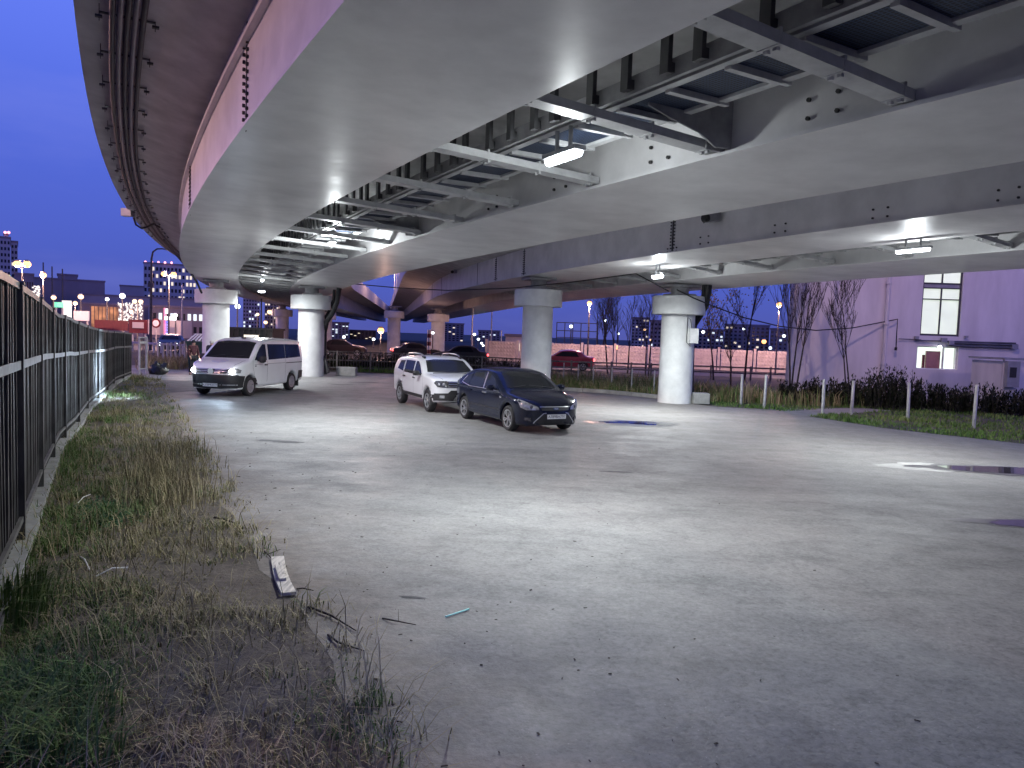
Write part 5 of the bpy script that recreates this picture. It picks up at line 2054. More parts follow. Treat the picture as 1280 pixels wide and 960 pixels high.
for vw in 'LR':
    fo_.patch('front_door_window', vw, [(.76, .985), (.02, .975), (.0, 1.375), (.12, 1.37), (.42, 1.24)], g, .006)
    fo_.patch('rear_door_window', vw, [(-.10, .975), (-.92, .985), (-.98, 1.10), (-.80, 1.335), (-.12, 1.385)], g, .006)
    fo_.patch('quarter_window', vw, [(-1.02, 1.0), (-1.46, 1.06), (-1.22, 1.22), (-.90, 1.32)], g, .006)
    fo_.line('window_trim', vw, [(-.055, .97), (-.06, 1.39)], .05, M['chrome'], .009)
    fo_.line('window_trim', vw, [(.80, .965), (-.95, .962), (-1.5, 1.04), (-1.25, 1.235)], .018, M['chrome'], .007)
    fo_.line('door_seam', vw, [(-.06, .95), (-.06, .34)], .010, M['plastic'])
    fo_.line('door_seam', vw, [(.86, .97), (.88, .7), (.80, .36), (-.95, .36)], .010, M['plastic'])
    fo_.line('door_seam', vw, [(-1.0, .97), (-.98, .72)], .010, M['plastic'])
    for x in (.12, -.80):
        fo_.patch('door_handle', vw, [(x, .845), (x - .2, .85), (x - .2, .885), (x, .88)], M['chrome'] if x > 0 else M['paint_navy'], .024)
    fo_.patch('side_indicator', vw, [(.98, .80), (.90, .80), (.90, .84), (.98, .84)], M['lens'], .008)
    fo_.line('side_moulding', vw, [(.85, .50), (-.95, .50)], .03, M['plastic'], .007)
lo_ = fo_.patch('lower_grille', 'F', [(-.40, .25), (.40, .25), (.52, .32), (.33, .50), (-.33, .50), (-.52, .32)], M['plastic'], .010)
for sd in (1, -1):
    fo_.line('grille_trim', 'F', [(sd * .56, .27), (sd * .53, .32), (sd * .34, .515), (sd * .27, .525)], .022, M['chrome'], .018)
    hl = fo_.patch('headlight', 'F', [(sd * .44, .60), (sd * .70, .585), (sd * .80, .64), (sd * .845, .80), (sd * .80, .83), (sd * .62, .735), (sd * .46, .665)], M['lens'], .010)
    h, nn, d = fo_.cast('F', sd * .60, .66)
    rf_ = obj('reflector', MB().sphere((0, 0, 0), .048, 10, 6), M['lens_dark'], hl, True, 60)
    rf_.location = h + Vector((-.02, 0, 0))
    fo_.patch('fog_light', 'F', [(sd * .60, .32), (sd * .74, .34), (sd * .72, .41), (sd * .61, .40)], M['lens_dark'], .012)
gr = fo_.patch('grille', 'F', [(-.37, .585), (.37, .585), (.40, .66), (-.40, .66)], M['plastic'], .008)
fo_.line('grille_trim', 'F', [(-.42, .668), (.42, .668)], .024, M['chrome'], .014)
h, nn, d = fo_.cast('F', 0, .63)
mb = MB().lathe([(0, 0), (1, 0), (.96, .014), (0, .018)], n=28, axis='y')
mb.v = [(x * .075, y, z * .030) for x, y, z in mb.v]
M['badge_blue'] = mat('badge_blue', (.03, .06, .25), .3)
bd = obj('emblem', mb, M['badge_blue'], fo_.root, True, 40)
bd.location = h + Vector((.016, 0, 0))
bd.rotation_euler = (0, 0, R(-90))
tx = fo_.badge_text((0, 0, 0), 'Ford', .05, M['plate'], 'emblem_letter', (R(90), 0, R(180)), bd)
tx.location = (0, .021, 0)
fo_.plate('F', .44, 'A789BH797')
fo_.patch('tow_cap', 'F', [(.34, .47), (.39, .47), (.39, .52), (.34, .52)], M['badge_blue'], .012)
for sg in (1, -1):
    fo_.line('bonnet_seam', 'T', [(1.08, sg * .68), (1.5, sg * .64), (1.9, sg * .48)], .010, M['plastic'])
    fo_.line('wiper', 'F', [(-.62 * sg - .02, 1.04), (-.05 * sg - .1, 1.10)], .02, M['plastic'], .014)
fo_.line('roof_seam', 'T', [(-.9, .52), (.0, .53)], .02, M['plastic'])
fo_.line('roof_seam', 'T', [(-.9, -.52), (.0, -.53)], .02, M['plastic'])
fo_.mirror(.66, .985, M['paint_navy'], (.08, .11, .075), .05)
fo_.under()
fo_.wheels(None, 1.54, .215, ('double', 5), 'alloy', .21)
fo_.patch('rear_window', 'B', [(-.55, 1.1), (.55, 1.1), (.46, 1.36), (-.46, 1.36)], g, .008)
for sd in (1, -1):
    fo_.patch('tail_light', 'B', [(sd * .68, .85), (sd * .82, .85), (sd * .80, 1.05), (sd * .68, 1.05)], M['sign_red'], .01)


# ---- cars on the roads behind
def far_car(label, paint, loc, rz, lights=None, cat='car'):
    c = Car('car', label, cat, paint,
            top=[(-2.15, .75), (-2.05, .98), (-1.5, 1.08), (-1.1, 1.38), (-.4, 1.46), (.2, 1.40), (.95, 1.0), (1.7, .88), (2.05, .74), (2.15, .55)],
            low=[(-2.15, .42), (-1.9, .28), (1.9, .25), (2.15, .38)], W=[(-2.15, .80), (-1, .88), (1, .88), (2.15, .80)], belt=.95, tumble=.32,
            axles=(1.3, -1.3), wr=.31, arch=.37, rx=(.5, .35), loc=loc, rz=rz, res=.5, group='cars on the roads beyond the lot')
    for vw in 'LR':
        c.patch('side_window', vw, [(.72, .98), (-1.0, .98), (-.8, 1.30), (.15, 1.32)], g, .008)
    c.patch('windscreen', 'F', [(-.66, 1.04), (.66, 1.04), (.52, 1.35), (-.52, 1.35)], g, .008)
    c.patch('rear_window', 'B', [(-.6, 1.1), (.6, 1.1), (.5, 1.34), (-.5, 1.34)], g, .008)
    c.under()
    c.wheels(None, 1.5, .2, ('single', 5), 'alloy', .2)
    for sd in (1, -1):
        h, nn, d = c.cast('F', sd * .6, .66)
        hl = obj('headlight', MB().sphere((0, 0, 0), .13 if lights == 'on' else .09, 10, 6), M['coolwhite'] if lights == 'on' else M['lens'], c.root, True, 60)
        hl.location = h + Vector((-.02, 0, 0))
        h, nn, d = c.cast('B', sd * .66, .8)
        tl = obj('tail_light', MB().sphere((0, 0, 0), .09, 8, 6), M['tail_on'], c.root, True, 60)
        tl.location = h
    return c


M['paint_maroon'] = mat('maroon_car_paint', (.012, .004, .006), .45, coat=.1)
M['tail_on'] = emit('tail_light_on', (1.0, .06, .06), 5)
q = gat(706, 53)
far_car('red car passing on the road behind the mesh fence', M['paint_red'], (q.x, q.y, 0), R(176))
q = gat(214, 62)
far_car('dark car with lit headlights on the road beyond the pale posts', M['paint_grey'], (q.x, q.y, 0), R(-72), 'on')
q = gat(428, 66)
far_car('dark red car far behind the railing beside the van\'s pillar', M['paint_maroon'], (q.x, q.y, 0), R(10))
q = gat(575, 56)
far_car('dark car behind the railing between the two parked cars and the pillar', M['paint_grey'], (q.x, q.y, 0), R(185))
q = gat(521, 62)
far_car('dim grey car under the far deck behind the silver car', M['paint_grey'], (q.x, q.y, 0), R(15))

# ------------------------------------------------------------------ people by the containers
def person(label, loc, rz, h, top, legs, hair, lean=0., arm=0.):
    t = thing('person', label, 'person', loc, rz)
    k = h / 1.75
    J = dict(pel=(0, 0, .95), sp=(.02 + lean * .3, 0, 1.15), ch=(.0 + lean * .7, 0, 1.38), nk=(.01 + lean, 0, 1.50), hd=(.03 + lean * 1.2, 0, 1.60), tp=(.04 + lean * 1.3, 0, 1.72))
    for n_, sd in (('l', 1), ('r', -1)):
        J['hip' + n_] = (0, sd * .10, .90)
        J['kn' + n_] = (.05 + .06 * sd, sd * .11, .50)
        J['an' + n_] = (-.02 + .06 * sd, sd * .11, .09)
        J['to' + n_] = (.15 + .06 * sd, sd * .13, .03)
        J['sh' + n_] = (0 + lean * .8, sd * .19, 1.43)
        J['el' + n_] = (-.02 + lean * .8 + arm * .5, sd * .25, 1.15)
        J['wr' + n_] = (.12 + lean + arm, sd * .23, .95 + arm * .5)
        J['ha' + n_] = (.17 + lean + arm, sd * .22, .88 + arm * .5)
    rad = dict(pel=.14, sp=.13, ch=.15, nk=.055, hd=.095, tp=.07, hip=.09, kn=.062, an=.045, to=.04, sh=.07, el=.048, wr=.036, ha=.035)
    edges = [('pel', 'sp'), ('sp', 'ch'), ('ch', 'nk'), ('nk', 'hd'), ('hd', 'tp')]
    for n_ in 'lr':
        edges += [('pel', 'hip' + n_), ('hip' + n_, 'kn' + n_), ('kn' + n_, 'an' + n_), ('an' + n_, 'to' + n_), ('ch', 'sh' + n_), ('sh' + n_, 'el' + n_), ('el' + n_, 'wr' + n_), ('wr' + n_, 'ha' + n_)]
    keys = list(J)

    def skin(name, use, m, grow=0., parent=None):
        ks = [q for q in keys if any(q in e for e in use)]
        me = bpy.data.meshes.new(name)
        me.from_pydata([tuple(c * k for c in J[q]) for q in ks], [(ks.index(a), ks.index(b)) for a, b in use], [])
        o = link(name, me, m, parent or t, True)
        o.modifiers.new('skin', 'SKIN')
        sv = me.skin_vertices[0].data if me.skin_vertices else None
        if sv is None:
            bpy.context.view_layer.objects.active = o
        for i, q in enumerate(ks):
            r = rad.get(q, rad.get(q[:-1], .05)) * k + grow
            me.skin_vertices[0].data[i].radius = (r, r)
            me.skin_vertices[0].data[i].use_root = (q == 'pel') or (i == 0 and 'pel' not in ks)
        sb = o.modifiers.new('sub', 'SUBSURF')
        sb.levels = sb.render_levels = 2
        return o
    body = skin('body', edges, M['skin'])
    skin('jacket', [e for e in edges if e[0] in ('pel', 'sp', 'shl', 'shr', 'ell', 'elr') and e[1][:3] != 'hip' or e in (('ch', 'shl'), ('ch', 'shr'), ('ch', 'nk'))], M[top], .018)
    skin('trousers', [e for e in edges if e[0][:3] == 'hip' or e[1][:3] == 'hip' or e[0][:2] == 'kn'], M[legs], .012)
    hr = obj('hair', MB().sphere(tuple(c * k for c in (J['hd'][0] - .015, 0, J['hd'][2] + .07)), .105 * k, 12, 8, 1.0), M[hair], t, True, 60)
    for sd in (1, -1):
        obj('shoe', MB().sphere(tuple(c * k for c in (.06 + .06 * sd, sd * .12, .045)), .075 * k, 10, 6, .6), M['plastic'], t, True, 60)
    hx, hz = J['hd'][0] * k, J['hd'][2] * k
    for sd in (1, -1):
        obj('eye', MB().sphere((hx + .088 * k, sd * .032 * k, hz + .03 * k), .011 * k, 8, 6), M['plastic'], t, True)
    obj('nose', MB().tube([(hx + .085 * k, 0, hz + .03 * k), (hx + .112 * k, 0, hz - .005 * k)], [.008, .014], 6), M['skin'], t, True, 60)
    for sd in (1, -1):
        for j in range(5):
            a = Vector(tuple(c * k for c in J['ha' + ('l' if sd == 1 else 'r')]))
            b = a + Vector((.02 + .012 * j, (.03 - .015 * j), -.09 + .012 * abs(j - 2) + .03 * (j == 4))) * k
            obj('finger', MB().tube([a + Vector((0, (.02 - .01 * j) * k, 0)), (a + b) / 2 + Vector((.008, 0, 0)), b], [.011, .010, .007], 6), M['skin'], t, True, 60)
    return t


p = gp(241, 468.5)
person('person in dark trousers and maroon jacket standing beside the green container', (p.x, p.y, 0), R(-40), 1.62, 'cloth_red', 'cloth_dark', 'cloth_dark', .05)
p = gp(251, 468.5)
person('grey haired person in dark clothes bending toward the green container', (p.x, p.y + .9, 0), R(70), 1.60, 'cloth_dark', 'cloth_dark', 'hair_grey', .16, .1)

# ------------------------------------------------------------------ containers
q = gat(258, 38.5)
gb = thing('waste_container', 'green waste container with a slatted pale lid behind the people', 'container', (q.x, q.y, 0), R(4))
mb = MB()
for x0, x1, x2, x3, z0, z1 in ((-.7, .7, -.8, .8, .12, 1.45),):
    vs = [(x0, -.5, z0), (x1, -.5, z0), (x1, .5, z0), (x0, .5, z0), (x2, -.62, z1), (x3, -.62, z1), (x3, .62, z1), (x2, .62, z1)]
    mb.add(vs, [(3, 2, 1, 0), (4, 5, 6, 7), (0, 1, 5, 4), (1, 2, 6, 5), (2, 3, 7, 6), (3, 0, 4, 7)])
mb.box(-.84, .84, -.66, .66, 1.42, 1.5)
obj('bin', mb, M['green_bin'], gb, True)
for i in range(9):
    x = -.72 + i * .18
    obj('lid_slat', MB().bar((x, -.6, 1.52), (x * .82, .1, 1.85), .09, .02), M['sign_white'], gb, True)
obj('lid_rim', MB().bar((-.62, .1, 1.86), (.62, .1, 1.86), .06), M['sign_white'], gb, True)
for x, y in ((-.5, -.35), (.5, -.35), (-.5, .35), (.5, .35)):
    obj('caster', MB().lathe([(0, -.04), (.09, -.04), (.09, .04), (0, .04)], (x, y, .09), 12, 'y'), M['rubber'], gb, True)
a, b = at(268, 426, 40), at(336, 426, 40)
dk = thing('skip_container', 'long dark ribbed container behind the roof of the white van', 'container', ((a.x + b.x) / 2, 40.6, 0))
w = (b.x - a.x)
mb = MB().box(-w / 2, w / 2, 0, 2.0, .15, 2.15)
mb.box(-w / 2 - .06, w / 2 + .06, -.06, 2.06, 2.15, 2.28)
obj('body', mb, M['dark_bin'], dk, True)
for i in range(int(w / .3)):
    obj('rib', MB().box(-w / 2 + .12 + i * .3, -w / 2 + .2 + i * .3, -.06, 0, .2, 2.15), M['dark_bin'], dk, True)
q0, q1 = at(305, 427, 38.5), at(323, 419, 38.5)
lp = thing('lit_board', 'small lit cream board just above the roof of the white van', 'sign', ((q0.x + q1.x) / 2, 38.5, 0))
M['board_lit'] = emit('lit_board_face', (1.0, .86, .62), 1.1, var=.5, scale=9)
hw = (q1.x - q0.x) / 2
obj('face', MB().box(-hw, hw, -.03, .03, q0.z, q1.z), M['board_lit'], lp, True)
obj('frame', MB().box(-hw - .03, hw + .03, .032, .08, q0.z - .03, q1.z + .03), M['plastic'], lp, True)
for sx in (-hw, hw):
    obj('leg', MB().box(sx - .03, sx + .03, .0, .05, 0, q0.z), M['post'], lp, True)

# gate leaf and posts at the end of the fence
p0, p1 = gp(174, 468), gp(183, 467)
gt = thing('gate_leaf', 'narrow open gate leaf of pale tubes past the picket fence end', 'gate', tuple((p0 + p1) / 2))
for p in (p0, p1):
    obj('stile', MB().box(p.x - .035, p.x + .035, p.y - .035, p.y + .035, 0, 1.72), M['post'], gt)
for z in (.25, 1.45, 1.68):
    obj('rail', MB().bar(p0 + Vector((0, 0, z)), p1 + Vector((0, 0, z)), .05, .1 if z > 1 and z < 1.5 else .05), M['post'], gt)
for i in range(1, 5):
    q = p0 + (p1 - p0) * i / 5
    obj('bar', MB().box(q.x - .012, q.x + .012, q.y - .012, q.y + .012, .25, 1.68), M['fence'], gt)


# ------------------------------------------------------------------ street lamps
def point(loc, col, power, size=.15):
    L = bpy.data.lights.new('lamp_light', 'POINT')
    L.energy, L.color, L.shadow_soft_size = power, col, size
    o = bpy.data.objects.new('lamp_light', L)
    COL.objects.link(o)
    o.location = loc


def lamp(label, head, m='sodium', r=.2, power=0, col=SODIUM, arm=None, pole_m='fence_rail', double=False, group='street lamps'):
    """head: position of the lamp; arm: sideways reach from the pole"""
    head = Vector(head)
    arm = Vector(arm or (0, 0, 0))
    b = Vector((head.x - arm.x, head.y - arm.y, 0))
    t = thing('street_lamp', label, 'street lamp', tuple(b), 0, group)
    H = head.z
    w = max(.05, .0009 * head.y)
    obj('pole', MB().tube([(0, 0, 0), (0, 0, H - .1 if arm.length < .1 else H - .25)], [w * 1.4, w * .8], 8), M[pole_m], t, True, 60)
    for sd in ((1, -1) if double else (1,)):
        a = arm * sd
        if arm.length > .1:
            obj('arm', MB().tube([(0, 0, H - .3), (a.x * .3, a.y * .3, H - .05), (a.x * .95, a.y * .95, H + .12)], w * .7, 6), M[pole_m], t, True, 60)
        hd = obj('lamp_head', MB().sphere((a.x, a.y, H + r * .75), r * .6, 10, 6, .5), M['housing'], t, True, 60)
        obj('bulb', MB().sphere((a.x, a.y, H), r * .8, 10, 8, .9), M[m], hd, True, 60)
    if power:
        point((head.x, head.y, head.z - r - .12), col, power, .2)
    return t


K = lambda x, y, Y: at(x, y, Y)
lamp('double headed orange street lamp seen left of the leftmost white pillar', K(217, 343, 78), r=.36, power=4200, arm=(.45, .1, 0), double=True)
lamp('bright orange street lamp at the far left beside the tower block', K(22, 330, 80), r=.5, power=3500, arm=(-.5, 0, 0), double=True)
lamp('orange street lamp second from the left edge with a mast behind', K(54, 344, 82), r=.42, power=3000)
lamp('warm street lamp above the white billboard', K(101, 371, 95), 'sodium_soft', r=.42)
lamp('warm lamp just behind the top of the white billboard', K(94, 379, 97), 'sodium_soft', r=.34, power=1200)
lamp('small lamp next to the green sign at the left', K(67, 372, 92), 'sodium_soft', r=.36)
lamp('white lamp left of the glittering light screen', K(134, 374, 100), 'coolwhite', r=.30)
lamp('bright white lamp above the glittering light screen', K(153, 370, 98), 'coolwhite', r=.45)
lamp('warm double lamp at the upper end of the glittering screen', K(176, 377, 98), 'sodium_soft', r=.36, arm=(.4, 0, 0), double=True)
lamp('warm lamp standing in the middle of the glittering screen', K(164, 389, 96), 'sodium_soft', r=.3, power=900)
# dark curved arm pole with no light
q = gat(188, 64)
t = thing('lamp_post', 'tall dark curved lamp post, unlit, rising over the roofs', 'street lamp', tuple(q))
tp = at(206, 311, 64)
zz = tp.z
obj('pole', MB().tube([(0, 0, 0), (.08, 0, zz - .9), (.2, 0, zz - .3), (.55, 0, zz - .03), (1.0, 0, zz), (1.3, 0, zz - .05)], [.13, .09, .08, .07, .06, .05], 8), M['fence'], t, True, 60)
obj('lamp_head', MB().sphere((1.45, 0, zz - .06), .16, 8, 6, .5), M['fence'], t, True, 60)
obj('camera_box', MB().box(-.2, .25, -.1, .1, zz * .62, zz * .62 + .35), M['fence'], t, True)
lamp('tall orange street lamp behind the mesh fence, near the bare trees', K(737, 379, 58), r=.24, power=1700)
lamp('orange street lamp between the boxed pillar and the pink building', K(974, 381, 56), r=.26, power=1700)
lamp('lower orange lamp in front of the dark flats by the pink building', K(955, 427, 90), r=.36)
lamp('yellow street lamp under the far deck between the parked vehicles', K(476, 413, 62), r=.34, power=350)
lamp('cold white lamp high behind the dark scaffold frame', K(714, 408, 95), 'coolwhite', r=.28)
lamp('white lamp above the crowns of the bare trees', K(757, 401, 100), 'coolwhite', r=.24)
lamp('orange lamp low over the pink fence, beside the white pillar', K(690, 431, 80), r=.27)
lamp('orange lamp low over the pink fence below the bare trees', K(771, 434, 85), r=.36)
lamp('small warm lamp left of the boxed pillar, higher one', K(806, 412, 90), 'sodium_soft', r=.2)
lamp('small warm lamp left of the boxed pillar, lower one', K(813, 425, 95), 'sodium_soft', r=.2)
lamp('small white lamp among the far trees', K(773, 417, 110), 'coolwhite', r=.2)
lamp('white lamp right of the boxed pillar', K(879, 415, 90), 'coolwhite', r=.24)
lamp('white lamp on the roof line of the dark flats', K(930, 411, 100), 'coolwhite', r=.22)
lamp('white lamp beside the edge of the pink building', K(980, 420, 95), 'coolwhite', r=.26)
lamp('small white lamp low before the dark flats', K(963, 435, 90), 'coolwhite', r=.22)
for i, (x, y, Y) in enumerate(((593, 418, 90), (598, 424, 100), (602, 429, 110), (604, 432, 120))):
    lamp(['tallest and nearest of the receding white lamps right of the far deck', 'second of the receding white lamps right of the far deck', 'third of the receding white lamps right of the far deck', 'lowest and farthest of the receding white lamps'][i], K(x, y, Y), 'coolwhite', r=.22, group='receding white lamps')
for x, y, Y, lab in ((430, 421, 95, 'white lamp glinting far under the deck next to the van\'s pillar'), (467, 424, 95, 'white lamp far under the deck beside the yellow street lamp'), (413, 431, 85, 'low white lamp hugging the cable covered pillar'),
                     (541, 416, 66, 'small white lamp on the orange lit pillar'), (337, 390, 60, 'warm lamp hanging low between the two white pillars'), (332, 403, 75, 'orange lamp behind the container, between the pillars'),
                     (297, 383, 55, 'white lamp beside the cap of the leftmost pillar'), (322, 393, 90, 'dim warm lamp far off above the dark container')):
    lamp(lab, K(x, y, Y), 'coolwhite' if 'white lamp' in lab else 'sodium_soft', r=.16 if 'small' in lab else .24)
# unseen lamps outside the view and on the deck, added to light the scene
lamp('tall orange street lamp of the street outside the fence', (-21, 5, 9.5), r=.2, power=3600, arm=(1.2, 0, 0))
lamp('tall orange street lamp further up the street outside the fence', (-33, 30, 9.5), r=.2, power=3000, arm=(1.2, 0, 0))
for y, p_, lab in ((2, 2300, 'tall orange street lamp on the farther deck, nearest the camera'), (24, 1800, 'tall orange street lamp on the farther deck, above the white pillars')):  # out of sight above the deck, added to light the pale building
    x = 150 - math.sqrt(150.6 ** 2 - (y - 84) ** 2)
    t = thing('street_lamp', lab, 'street lamp', (x, y, 7.2), 0, 'lamps on the deck')
    obj('pole', MB().tube([(0, 0, -.3), (0, 0, 7)], [.12, .07], 8), M['post'], t, True, 60)
    obj('bulb', MB().sphere((.6, 0, 7), .2, 10, 6, .6), M['sodium'], t, True, 60)
    obj('arm', MB().tube([(0, 0, 6.9), (.6, 0, 7.2)], .05, 6), M['post'], t, True, 60)
    point((x + .6, y, 13.8), (1.0, .66, .56), p_, .25)


for y_, lab in ((84, 'lamp post on the far deck, seen in the gap of sky between the two viaducts'), (106, 'second lamp post along the far deck, past the gap of sky'), (132, 'third and farthest lamp post along the far deck')):  # deck lamps added to warm the nearer viaduct's parapet
    x_ = -11.3 - .172 * (y_ - 74)
    t = thing('street_lamp', lab, 'street lamp', (x_, y_, 6.5), 0, 'lamps on the deck')
    obj('pole', MB().tube([(0, 0, 0), (0, 0, 6.0)], [.12, .07], 8), M['post'], t, True, 60)
    obj('arm', MB().tube([(0, 0, 5.9), (-1.2, 0, 6.3)], .05, 6), M['post'], t, True, 60)
    obj('bulb', MB().sphere((-1.3, 0, 6.15), .2, 10, 6, .6), M['sodium'], t, True, 60)
    point((x_ - 1.3, y_, 12.3), (1.0, .55, .42), 2200, .25)


# thin bare masts
for i, (x, yt, Y, lab) in enumerate(((54, 328, 120, 'thin mast rising behind the second orange lamp'), (65, 333, 125, 'thin mast left of the big dark roofs'), (78, 336, 125, 'thin mast on the big dark roofs'),
                                     (327, 352, 60, 'dark mast carrying the starry lamps between the pillars'), (297, 367, 48, 'thin pale pole touching the cap of the leftmost pillar'), (228, 355, 70, 'thin pale pole under the double orange lamp'),
                                     (591, 385, 60, 'thin pale pole right of the dark ramp'), (615, 388, 75, 'reddish pole left of the pillar behind the hatchback'), (627, 413, 70, 'short pale pole over the pink fence'),
                                     (342, 380, 55, 'pale pole between the container and the van pillar'))):
    tp = K(x, yt, Y)
    w = .0011 * Y
    tag(obj('mast', MB().tube([(tp.x, tp.y, 0), (tp.x, tp.y, tp.z)], [w * 1.2, w * .7], 6), M['fence' if i in (0, 1, 2, 3) else 'post'], smooth=60), lab, 'pole')


# ------------------------------------------------------------------ far buildings
def block(name, label, x0, x1, ytop, Y, m, rows=0, cols=0, lit=0, seed=0, dep=14, wm='window_lit', cat='building', wz=(.3, .82), roof=None, group=None):
    a, b = at(x0, ytop, Y), at(x1, ytop, Y)
    H = (a.z + b.z) / 2
    phi = math.atan2(-(a.x + b.x) / 2, Y)
    t = thing(name, label, cat, ((a.x + b.x) / 2, Y, 0), phi, group)
    w = (b.x - a.x) * math.cos(phi)
    obj('wall', MB().box(-w / 2, w / 2, 0, dep, -.3, H), M[m], t, True)
    obj('roof', MB().box(-w / 2 - .15, w / 2 + .15, -.15, dep + .15, H, H + max(.3, H * .02)), M[roof or 'far_dark'], t, True)
    if rows:
        rs = random.Random(seed)
        dw = MB()
        cw, rh = w / cols, H / (rows + .4)
        wm_ = MB().box(-cw * .28, cw * .28, -.06, -.01, 0, rh * .5).mesh('window')
        for r in range(rows):
            for c in range(cols):
                x, z = -w / 2 + cw * (c + .5), rh * (r + .45)
                if rs.random() < lit:
                    o = link('window', wm_, None, t, True)
                    if not wm_.materials:
                        wm_.materials.append(M[wm])
                    o.location = (x, 0, z)
                else:
                    dw.box(x - cw * .28, x + cw * .28, -.04, -.01, z, z + rh * .5)
        obj('dark_window', dw, M['window_dark'], t, True, kind='stuff')
    return t


tb = block('tower_block', 'tall panel tower block cut by the left edge of the picture', -18, 13, 297, 190, 'far_grey', 14, 7, .16, 1)
block('tower_block', 'narrower paler tower wing beside the far left tower block', 13.5, 22, 303, 196, 'far_pale', 14, 2, .12, 2)
block('rooftop_hut', 'small rooftop hut with red lamps on the far left tower', 5, 10, 293, 192, 'far_grey', dep=4)
block('warehouse', 'low grey gabled hall at the far left behind the orange lamps', 18, 42, 343, 150, 'far_dark', 3, 8, .05, 3, roof='far_dark')
block('shopping_centre', 'wide dark shopping centre with big blank roofs at the left', 40, 132, 350, 170, 'far_dark')
block('roof_plant', 'dark box of roof plant on the shopping centre', 72, 97, 344, 172, 'far_dark', dep=8)
block('shopping_centre', 'blue grey long hall stretching behind the lit shop fronts', 100, 262, 372, 160, 'far_blue')
ab = block('apartment_block', 'pale apartment slab with red roof lamps behind the curved lamp post', 180, 246, 331, 230, 'far_pale', 9, 14, .22, 4)
block('roof_hall', 'low blue grey hall with a rounded roof box left of the apartment slab', 150, 180, 358, 200, 'far_blue')
sc = block('shop_front', 'dark shop building with bright square windows left of the pillar', 190, 262, 385, 115, 'far_dark', 2, 10, .45, 5, wm='window_cool')
wf = block('shop_front', 'long shop front glowing warm orange behind the fence end', 100, 186, 382, 120, 'far_dark')
M['shop_glow'] = emit('shop_glow', (1.0, .40, .18), .55, (.12, .06, .04), var=.8, scale=.9)
a0, b0 = at(113, 400, 119), at(150, 384, 119)
n = 9
for i in range(n):
    x0 = a0.x + (b0.x - a0.x) * i / n
    obj('window', MB().box(x0 + .06, a0.x + (b0.x - a0.x) * (i + .9) / n, 119.86, 119.96, at(113, 408, 120).z, b0.z), M['shop_glow'], wf)
# the screen of small lights
a0, b0 = at(148, 404, 112), at(179, 380, 112)
scn = thing('light_screen', 'glittering screen of many small white lights on the shop front', 'light display', ((a0.x + b0.x) / 2, 112, 0))
obj('panel', MB().box(a0.x, b0.x, 112, 112.3, a0.z - 3.0, b0.z), M['far_dark'], scn)
mb = MB()
rs = random.Random(4)
for _ in range(230):
    x, z = rs.uniform(a0.x, b0.x), a0.z + (b0.z - a0.z) * rs.random()
    s_ = rs.uniform(.03, .075)
    l_ = s_ * rs.choice((1, 1, 3))
    mb.box(x - s_, x + s_, 111.9, 111.98, z - l_, z + l_)
M['glitter'] = emit('glitter_light', (1.0, .88, .80), .9)
obj('small_lights', mb, M['glitter'], scn, kind='stuff')
a0, b0 = at(40, 384, 118), at(98, 372, 118)
s2 = thing('light_screen', 'column of white lit vertical strips behind the green sign', 'light display', ((a0.x + b0.x) / 2, 118, 0))
a0, b0 = at(78, 402, 118), at(90, 376, 118)
for i in range(4):
    x = a0.x + (b0.x - a0.x) * i / 4
    obj('strip', MB().box(x, x + .28, 117.9, 118.1, at(78, 405, 118).z - 2, b0.z), M['glitter'], s2)
s3 = thing('light_screen', 'white patterned light sign left of the green sign, above the fence', 'light display', tuple(gat(45, 120)))
a0, b0 = at(41, 372, 120), at(50, 357, 120)
mb = MB()
for _ in range(40):
    x, z = rs.uniform(a0.x, b0.x), rs.uniform(a0.z, b0.z)
    mb.box(x - .12, x + .12, 119.9, 120, z - .1, z + .1)
obj('small_lights', mb, M['glitter'], s3, kind='stuff')
obj('panel', MB().box(a0.x, b0.x, 120.02, 120.2, 0, b0.z), M['far_dark'], s3)


def board(name, label, x0, x1, y0, y1, Y, m, back='post', cat='sign', legs=True, dep=.15):
    a, b = at(x0, y1, Y), at(x1, y0, Y)
    t = thing(name, label, cat, ((a.x + b.x) / 2, Y, 0))
    w, zc0, zc1 = (b.x - a.x) / 2, a.z, b.z
    obj('face', MB().box(-w, w, 0, dep, zc0, zc1), M[m], t, True)
    if legs:
        for sx in (-w * .7, w * .7):
            obj('leg', MB().box(sx - .08, sx + .08, dep + .01, dep + .15, 0, zc1 - .1), M[back], t, True)
    return t


M['billboard'] = emit('lit_billboard', (.95, .72, .74), .30, (.4, .36, .37), .35, 1.2)
board('billboard', 'pale rectangular billboard with faint print above the picket fence', 92, 111, 389, 400.5, 88, 'billboard')
M['green_lit'] = emit('green_lit_sign', (.02, .9, .45), .8)
board('lit_sign', 'small bright green sign above the picket fence', 67, 78.5, 378, 384, 93, 'green_lit')
board('lit_sign', 'tiny green light at the foot of the left tower', 7, 12, 344, 347.5, 90, 'green_lit')
hb = board('hoarding', 'red hoarding with a grey blank panel under the light screen', 161, 184, 400, 416, 84, 'sign_red')
a0, b0 = at(166, 410, 84), at(180, 403, 84)
obj('panel', MB().box(a0.x, b0.x, 83.9, 83.98, a0.z, b0.z), M['far_grey'], hb)
board('hoarding', 'long dark red band of hoarding left of the red hoarding', 118, 160, 401, 412, 92, 'sign_red')
board('hoarding', 'pale blank hoarding right of the red hoarding', 185, 205, 400, 418, 90, 'far_grey')
M['neon_pink'] = emit('pink_neon', (1.0, .06, .28), .8)
M['neon_blue'] = emit('blue_neon', (.10, .16, 1.0), 1.0, var=.5, scale=2.0)
